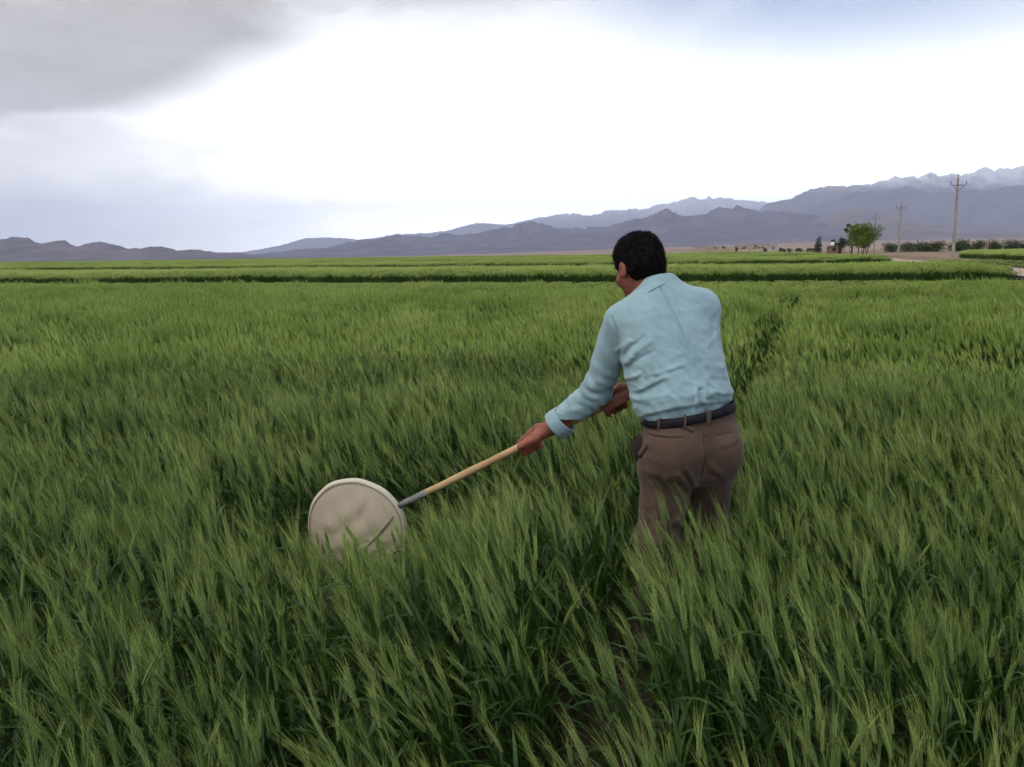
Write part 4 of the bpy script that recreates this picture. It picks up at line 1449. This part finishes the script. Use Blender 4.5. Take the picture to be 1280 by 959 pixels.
    side = np.cross(nn, rng.normal(0, 1, (len(pick), 3))); side /= np.linalg.norm(side, axis=1)[:, None]
    L = rng.uniform(0.004, 0.013, (len(pick), 1))
    sv = np.stack([c - side * 0.0009, c + side * 0.0009, c + nn * L], 1).reshape(-1, 3)
    b0 = len(v)
    allv = np.concatenate([v, sv])
    allf = np.concatenate([tri, np.arange(len(sv)).reshape(-1, 3) + b0])
    fast_mesh("hair", allv, allf, M_hair, root)
    for k in ('L', 'R'):
        an = LEGS[k][2]
        v, f = sdf_mesh(shoe_sdf(k), (an[0] - 0.16, an[1] - 0.16, -0.01), (an[0] + 0.16, an[1] + 0.28, 0.18), 0.006)
        fast_mesh("shoe", v, f, M_shoe, root)


build_person()


# ================================================================== the sweep net
def build_net():
    p = pdir                                              # from the hands to the net
    C = POLE_A + p * 0.222
    n = V(0, 0, 1.54) - C; n = unit(n)
    n = unit(n - p * (n @ p))                             # the ring's axis on the man's side
    tl = np.cross(p, n); tl = tl * (-1 if tl[2] > 0 else 1)
    n = unit(n * math.cos(rad(13)) + tl * math.sin(rad(13)))      # tipped a little forward about the pole
    e1, e2 = p, np.cross(n, p)
    R = 0.212
    root = empty("sweep_net", tuple(C))
    tag(root, "round cream cloth sweep net on a wooden pole held by the man", "net")
    wood = noisy("pale_wood", (0.36, 0.225, 0.105), (0.50, 0.335, 0.175), scale=7, detail=6, rough=0.6, stretch=(1, 1, 1), bump=0.001, bump_scale=60)
    metal = noisy("grey_pipe_metal", (0.10, 0.098, 0.095), (0.20, 0.195, 0.185), scale=30, rough=0.5, spec=0.5)
    cloth = new_cloth = leaf_mat("cream_cloth", (0.66, 0.535, 0.405), (0.75, 0.625, 0.480), trans=0.15, rough=0.9, spec=0.1)
    hemc = leaf_mat("cream_hem_cloth", (0.68, 0.60, 0.48), (0.77, 0.69, 0.57), trans=0.2, rough=0.9, spec=0.1)
    thread = noisy("brown_seam_thread", (0.13, 0.085, 0.050), (0.20, 0.135, 0.085), scale=80, rough=0.9)
    thread2 = noisy('tan_stitching', (0.30, 0.22, 0.15), (0.38, 0.29, 0.20), scale=80, rough=0.9)
    rng = np.random.default_rng(2)
    pts = [POLE_B + (POLE_A - p * 0.115 - POLE_B) * t for t in np.linspace(0, 1, 14)]
    pts = [q + rng.normal(0, 0.0005, 3) for q in pts]
    MB().tube(pts, [0.0155 - 0.001 * math.sin(i * 1.7) for i in range(14)], 14).build("handle", wood, root, True)
    MB().tube([POLE_A - p * 0.135, POLE_A - p * 0.128, POLE_A - p * 0.02, POLE_A + p * 0.012], [0.0158, 0.0164, 0.0150, 0.0115], 16).build("ferrule", metal, root, True)
    th = np.linspace(0, 2 * math.pi, 73)[:-1]
    ringp = [C + (e1 * math.cos(t) + e2 * math.sin(t)) * R for t in th]
    mb = MB(); mb.tube(ringp + ringp[:2], 0.0045, 8, caps=False); mb.build("hoop", metal, root, True)
    # hem: cloth folded over the hoop, standing out as a short drum wall towards the bag
    def cyl(h, r, t): return C + n * h + (e1 * math.cos(t) + e2 * math.sin(t)) * (r + 0.0022 * math.sin(3 * t + 20 * h) + 0.0012 * math.sin(11 * t))
    prof = [(-0.012, R - 0.004), (-0.010, R + 0.006), (0.0, R + 0.008), (0.008, R + 0.007), (0.015, R + 0.004), (0.019, R - 0.001), (0.018, R - 0.008), (0.0, R - 0.006)]
    nn = len(th); m = len(prof)
    vs = [cyl(h, r, t) for h, r in prof for t in th]
    fs = [(i * nn + k, i * nn + (k + 1) % nn, ((i + 1) % m) * nn + (k + 1) % nn, ((i + 1) % m) * nn + k) for i in range(m) for k in range(nn)]
    mesh_obj("hem", vs, fs, hemc, root, True)
    # bag: billows towards the man and sags
    down = V(0, 0, -1); down = unit(down - n * (down @ n))
    def bag(rho, t):
        q = (e1 * math.cos(t) + e2 * math.sin(t)) * rho * (R - 0.005)
        fall = 1 - rho ** 2.4
        low = 0.5 + 0.5 * (q @ down) / R
        bul = 0.017 + 0.034 * fall * (0.45 + 0.75 * low)
        wr = 0.003 * math.sin(q[0] * 60 + q[2] * 35) + 0.0025 * math.sin(q[0] * -38 + q[2] * 55 + 1.3) + 0.0015 * math.sin(q[0] * 120 + q[2] * 20)
        wr += 0.0035 * math.sin(13 * t + 1.2 * math.sin(3 * t)) * rho ** 4 * (1 - rho) * 9
        return C + q + n * (bul + wr * fall) + down * 0.03 * fall
    rings = np.linspace(1, 0, 22)
    vs, fs = [], []
    for r in rings[:-1]:
        vs += [bag(r, t) for t in th]
    vs.append(bag(0, 0))
    for i in range(len(rings) - 2):
        for k in range(nn):
            fs.append((i * nn + k, i * nn + (k + 1) % nn, (i + 1) * nn + (k + 1) % nn, (i + 1) * nn + k))
    last = (len(rings) - 2) * nn
    fs += [(last + k, last + (k + 1) % nn, len(vs) - 1) for k in range(nn)]
    b = mesh_obj("bag", vs, fs, cloth, root, True)
    so = b.modifiers.new("thickness", 'SOLIDIFY'); so.thickness = 0.002
    # the seam where hem and bag are stitched together, and the long seam across the bag
    sm = MB(); pts = [C + n * 0.0195 + (e1 * math.cos(t) + e2 * math.sin(t)) * (R - 0.006) for t in th]
    sm.tube(pts + pts[:2], 0.0015, 6, caps=False)
    s1 = sm.build("stitching", thread2, None, True); s1.parent = b
    pts = []
    qa = V(0.0, 0.0); ea = unit(POLE_B - POLE_A); ea = unit(ea - n * (ea @ n))
    d0 = ea * 0.93 + down * 0.10; d1 = -ea * 0.62 + down * 0.66
    for k in np.linspace(0, 1, 30):
        w = d0 * (1 - k) + d1 * k
        q = bag(float(np.linalg.norm(w)), math.atan2(float(w @ e2), float(w @ e1))) + n * 0.0035
        pts.append(q)
    s2 = MB().tube(pts, 0.0030, 6).build("seam", thread, None, True); s2.parent = b


build_net()

# ================================================================== trees, poles, buildings
def crown_mesh(rng, blobs, n, leaf, flat=0.6):
    """leaf-sized quads spread through the volume of several overlapping lobes"""
    vs, fs = [], []
    w = np.array([b[3] ** 2 for b in blobs]); w /= w.sum()
    which = rng.choice(len(blobs), n, p=w)
    for i in range(n):
        cx, cy_, cz, r = blobs[which[i]]
        d = rng.normal(0, 1, 3); d /= np.linalg.norm(d)
        rr = r * rng.random() ** 0.45 * (1 + rng.normal(0, 0.10))
        c = np.array([cx, cy_, cz]) + d * rr * np.array([1, 1, 0.85])
        nrm = d * 0.5 + rng.normal(0, 0.7, 3) + np.array([0, 0, flat]); nrm /= np.linalg.norm(nrm)
        a = np.cross(nrm, rng.normal(0, 1, 3)); a /= np.linalg.norm(a); b = np.cross(nrm, a)
        s = leaf * rng.uniform(0.6, 1.35)
        k = len(vs)
        vs += [c - a * s * .5, c + b * s * .32, c + a * s * .5 + nrm * s * .12, c - b * s * .32]
        fs.append((k, k + 1, k + 2, k + 3))
    return vs, fs


bark = noisy("bark", (0.055, 0.042, 0.034), (0.11, 0.085, 0.068), scale=3, bump=0.02, bump_scale=12, rough=0.95)
lf_green = leaf_mat("tree_leaves_fresh", (0.085, 0.125, 0.022), (0.15, 0.20, 0.035), trans=0.35)
lf_dark = leaf_mat("tree_leaves_dark", (0.022, 0.035, 0.016), (0.045, 0.062, 0.026), trans=0.2)
lf_olive = leaf_mat("orchard_leaves", (0.028, 0.045, 0.018), (0.055, 0.078, 0.028), trans=0.2)
lf_grey = leaf_mat("grey_green_needles", (0.040, 0.045, 0.036), (0.065, 0.068, 0.052), trans=0.15)


def make_tree(name, loc, label, cat, H, W, leafm, n, leaf, stems, seed, group=None, trunk_h=0.25, taper=False, sparse=1.0, reach_mul=1.0, lobes=7):
    rng = np.random.default_rng(seed)
    x, y = loc; z = float(terrain(x, y))
    root = empty(name, (x, y, z))
    tag(root, label, cat, group)
    tb = MB()
    blobs = []
    for s in range(stems):
        a = 6.283 * s / stems + rng.uniform(-.4, .4)
        base = V(x + 0.12 * W * math.cos(a) * (stems > 1), y + 0.12 * W * math.sin(a) * (stems > 1), z - 0.1)
        top = base + V(0.09 * W * math.cos(a), 0.09 * W * math.sin(a), H * (0.62 if not taper else 0.9))
        mid = (base + top) / 2 + np.append(rng.normal(0, 0.03 * W, 2), 0)
        r = 0.022 * H / math.sqrt(stems)
        tb.tube([base, base + (mid - base) * .5, mid, top], [r * 1.3, r, r * .75, r * .3], 7)
        for k in range(5):
            t = rng.uniform(0.45, 0.95)
            p0 = base + (top - base) * t
            a2 = rng.uniform(0, 6.283)
            reach = reach_mul * W * rng.uniform(0.22, 0.42) * (1 if not taper else (1.15 - t))
            p1 = p0 + V(math.cos(a2) * reach, math.sin(a2) * reach, H * rng.uniform(0.05, 0.22))
            tb.tube([p0, (p0 + p1) / 2 + V(0, 0, 0.03 * H), p1], [r * .5, r * .35, r * .12], 5)
            blobs.append((*p1, W * rng.uniform(0.13, 0.22) * sparse))
    for k in range(lobes):
        if taper:
            t = (k + 0.5) / 7
            blobs.append((x, y, z + H * (trunk_h + (1 - trunk_h) * t), W * 0.42 * (1 - t) + 0.1))
        else:
            a = rng.uniform(0, 6.283); rr = W * 0.24 * math.sqrt(rng.random())
            hh = rng.uniform(trunk_h + 0.16, 0.84)
            blobs.append((x + rr * math.cos(a), y + rr * math.sin(a), z + H * hh, W * rng.uniform(0.17, 0.25) * sparse))
    tb.build("trunk", bark, root, True)
    vs, fs = crown_mesh(rng, blobs, n, leaf)
    vs = [v for v in vs]
    mesh_obj("crown", vs, fs, leafm, root)
    return root


make_tree("leafy_tree", (58.5, 140.0), "bright green round tree on several thin trunks beside the dirt road", "tree", 6.6, 5.6, lf_green, 7000, 0.25, 3, 1, trunk_h=0.20, reach_mul=0.62, lobes=14, sparse=1.15)
make_tree("dark_tree", (77.0, 190.0), "tall thin dark tree behind the bright green tree", "tree", 8.4, 4.6, lf_dark, 1100, 0.34, 1, 2, trunk_h=0.35, sparse=0.55)
make_tree("dark_tree", (99.5, 252.0), "dark broad tree close behind the hut, right of the light pole", "tree", 5.0, 4.2, lf_dark, 1300, 0.34, 2, 3)
make_tree("dark_tree", (101.0, 262.0), "dark tree over the roof of the hut, left of the light pole", "tree", 4.6, 4.0, lf_dark, 1200, 0.34, 2, 4)
make_tree("dark_tree", (107.5, 256.0), "dark tree between the light pole and the bright green tree", "tree", 4.8, 4.0, lf_dark, 1200, 0.34, 2, 14)
make_tree("grey_tree", (94.8, 260.0), "grey pointed tree standing apart left of the hut", "tree", 5.2, 3.8, lf_grey, 1500, 0.32, 1, 5, taper=True, trunk_h=0.08)

place_words = ["leftmost, next to the second utility pole", "second from the left", "third from the left", "fourth from the left", "just left of the nearest utility pole", "just right of the nearest utility pole",
               "second right of the nearest utility pole", "third right of the nearest utility pole", "third from the photo's right edge", "second from the photo's right edge", "at the photo's right edge"]
ox = [117.5, 121.6, 127.6, 131.8, 135.8, 140.0, 144.2, 148.0, 152.3, 156.6, 161.5]
rngo = np.random.default_rng(77)
for i, xx in enumerate(ox):
    lab = "dark rounded orchard tree, " + place_words[i] if i < len(place_words) else "dark rounded orchard tree beyond the right end of the row"
    make_tree("orchard_tree", (xx, 258 + rngo.uniform(-3, 3)), lab, "tree", rngo.uniform(2.7, 3.6), rngo.uniform(6.4, 7.6), lf_olive, 1700, 0.36, 1, 100 + i, group="orchard row behind the bare field", trunk_h=-0.05, reach_mul=0.8, lobes=12, sparse=1.15)
bush_words = ["left end", "second from the left", "third from the left", "fourth from the left", "middle of the row", "third from the right", "second from the right", "right end beside the grey tree"]
for i in range(8):
    xx = 127.5 + i * 2.55
    make_tree("bush", (xx, 398 + rngo.uniform(-2, 2)), "low dark bush in the row beside the village, " + bush_words[i], "bush", rngo.uniform(1.8, 2.5), rngo.uniform(2.8, 3.4), lf_olive, 260, 0.42, 1, 200 + i, group="row of low bushes by the village", trunk_h=0.02)

concrete = noisy("pole_concrete", (0.27, 0.235, 0.185), (0.36, 0.32, 0.26), scale=1.5, bump=0.01, bump_scale=8, rough=0.9)
steel = noisy("crossarm_steel", (0.085, 0.085, 0.09), (0.13, 0.13, 0.13), scale=4, rough=0.6)
ceramic = noisy("insulator_brown", (0.05, 0.032, 0.026), (0.08, 0.05, 0.04), scale=8, rough=0.3, spec=0.5)


def utility_pole(loc, label, H=10.6):
    x, y = loc; z = float(terrain(x, y))
    root = empty("utility_pole", (x, y, z))
    tag(root, label, "utility pole", "power line beside the dirt road")
    mb = MB()
    vs, fs = [], []
    for h, s in ((-0.3, 0.17), (H * 0.5, 0.13), (H, 0.09)):
        for dx, dy in ((-1, -1), (1, -1), (1, 1), (-1, 1)):
            vs.append((x + dx * s, y + dy * s * 0.85, z + h))
    for i in range(2):
        for k in range(4):
            fs.append((i * 4 + k, i * 4 + (k + 1) % 4, i * 4 + 4 + (k + 1) % 4, i * 4 + 4 + k))
    fs.append((8, 9, 10, 11))
    mesh_obj("shaft", vs, fs, concrete, root)
    MB().box((x, y - 0.20, z + H - 0.98), (2.0, 0.07, 0.08)).build("crossarm", steel, root)
    for sx in (-1, 1):
        MB().tube([(x + sx * 0.10, y - 0.20, z + H - 1.75), (x + sx * 0.70, y - 0.20, z + H - 1.0)], 0.03, 6).build("brace", steel, root)
        MB().tube([(x + sx * 1.0, y - 0.20, z + H - 0.93), (x + sx * 1.0, y - 0.20, z + H - 0.76), (x + sx * 1.0, y - 0.20, z + H - 0.70), (x + sx * 1.0, y - 0.20, z + H - 0.48)], [0.02, 0.03, 0.08, 0.04], 8).build("insulator", ceramic, root, True)
    MB().tube([(x, y, z + H - 0.1), (x, y, z + H + 0.12), (x, y, z + H + 0.18), (x, y, z + H + 0.42)], [0.02, 0.03, 0.08, 0.04], 8).build("insulator", ceramic, root, True)


utility_pole((57.9, 110.0), "nearest and tallest looking concrete utility pole with a crossarm, at far right", 10.4)
utility_pole((81.2, 176.0), "second utility pole, midway between the bright green tree and the nearest pole")
utility_pole((104.5, 242.0), "farthest utility pole, faint and small just right of the bright green tree")

mud = noisy("mud_wall", (0.33, 0.265, 0.19), (0.43, 0.355, 0.26), scale=0.8, bump=0.03, bump_scale=3, rough=0.95, spec=0.05)
plaster = noisy("pale_plaster", (0.36, 0.30, 0.235), (0.46, 0.39, 0.31), scale=1.2, rough=0.9, spec=0.05)
brick = noisy("dull_brick", (0.23, 0.135, 0.10), (0.30, 0.185, 0.14), scale=2.0, rough=0.95, spec=0.05)
dark_gl = noisy("dark_opening", (0.02, 0.018, 0.016), (0.04, 0.035, 0.03), scale=2, rough=0.4)


def house(name, c, size, wallm, label, cat="house", windows=2):
    x, y = c; w, d, h = size; z = float(terrain(x, y))
    root = empty(name, (x, y, z)); tag(root, label, cat)
    MB().box((x, y, z + h / 2 - 0.2), (w, d, h + 0.4)).build("wall", wallm, root)
    MB().box((x, y, z + h + 0.10), (w + 0.5, d + 0.5, 0.20)).build("roof", plaster, root)
    n = windows + 1
    for k in range(n):
        px = x - w / 2 + w * (k + 0.5) / n
        if k == n // 2:
            MB().box((px, y - d / 2 - 0.02, z + 1.0), (1.0, 0.10, 2.0)).build("door", dark_gl, root)
        else:
            MB().box((px, y - d / 2 - 0.02, z + h * 0.55), (1.1, 0.10, 1.0)).build("window", dark_gl, root)


def mud_wall(a, b, h, label):
    (x0, y0), (x1, y1) = a, b
    L = math.hypot(x1 - x0, y1 - y0); n = max(2, int(L / 3))
    rng = np.random.default_rng(int(L * 10))
    nx, ny = -(y1 - y0) / L, (x1 - x0) / L
    vs, fs = [], []
    for i in range(n + 1):
        t = i / n
        x, y = x0 + (x1 - x0) * t, y0 + (y1 - y0) * t
        z = float(terrain(x, y)); hh = h + rng.uniform(-.12, .12)
        for s, zz in ((-.28, -.3), (-.18, hh), (.18, hh), (.28, -.3)):
            vs.append((x + nx * s, y + ny * s, z + zz))
    for i in range(n):
        for k in range(3):
            a_ = i * 4 + k
            fs.append((a_, a_ + 1, a_ + 5, a_ + 4))
    fs += [(0, 1, 2, 3), (n * 4 + 3, n * 4 + 2, n * 4 + 1, n * 4)]
    o = mesh_obj("boundary_wall", vs, fs, mud)
    tag(o, label, "wall")


mud_wall((100.0, 445), (119.5, 448), 2.8, "long pale mud wall in front of the village, left part")
mud_wall((121.5, 449), (134.0, 446), 2.4, "shorter pale mud wall in front of the village, right part")
house("village_house", (112.0, 476), (14, 8, 4.1), plaster, "flat roofed pale house behind the left part of the village wall")
house("village_house", (131.5, 470), (10, 8, 4.3), plaster, "flat roofed pale house behind the gap in the village wall")
house("village_house", (142.5, 473), (12, 8, 4.6), plaster, "flat roofed pale house at the right end of the village")
for i, (xx, yy, lab) in enumerate([(110.5, 458, "dark tree leftmost behind the village wall"), (116.0, 457, "second dark tree behind the village wall"), (122.0, 456, "dark tree in the gap of the village wall"), (127.0, 458, "dark tree before the middle village house"), (133.5, 457, "dark rounded tree right of the middle village house"), (138.0, 459, "dark tree before the rightmost village house")]):
    make_tree("village_tree", (xx, yy), lab, "tree", 4.1 + 0.5 * math.sin(i * 2.1), 4.0, lf_dark, 420, 0.45, 1, 300 + i, group="trees round the village", trunk_h=0.05)

house("hut", (99.2, 257.5), (3.6, 3.4, 2.2), brick, "small brick hut with a white tank on its roof", "hut", windows=1)
tz = float(terrain(98.4, 258)) + 2.45
tk = MB(); tk.tube([(98.4, 257.4, tz), (98.4, 257.4, tz + 0.1), (98.4, 257.4, tz + 0.75), (98.4, 257.4, tz + 0.98), (98.4, 257.4, tz + 1.05)], [0.50, 0.58, 0.58, 0.38, 0.12], 18)
wt = noisy("white_tank_paint", (0.74, 0.74, 0.72), (0.82, 0.82, 0.80), scale=3, rough=0.4)
tag(tk.build("water_tank", wt, None, True), "small round white water tank on the hut roof", "tank")
lx, ly = 102.8, 255.0
lz = float(terrain(lx, ly))
lp = empty("light_pole", (lx, ly, lz)); tag(lp, "thin pale pole standing right of the small hut", "pole")
MB().tube([(lx, ly, lz - 0.2), (lx, ly, lz + 5.0)], [0.15, 0.10], 8).build("shaft", concrete, lp, True)
MB().tube([(lx, ly, lz + 4.9), (lx + 0.1, ly - 0.3, lz + 5.25), (lx + 0.2, ly - 0.8, lz + 5.35)], 0.045, 6).build("arm", steel, lp, True)
MB().box((lx + 0.22, ly - 0.95, lz + 5.32), (0.22, 0.5, 0.12)).build("lamp_head", steel, lp)
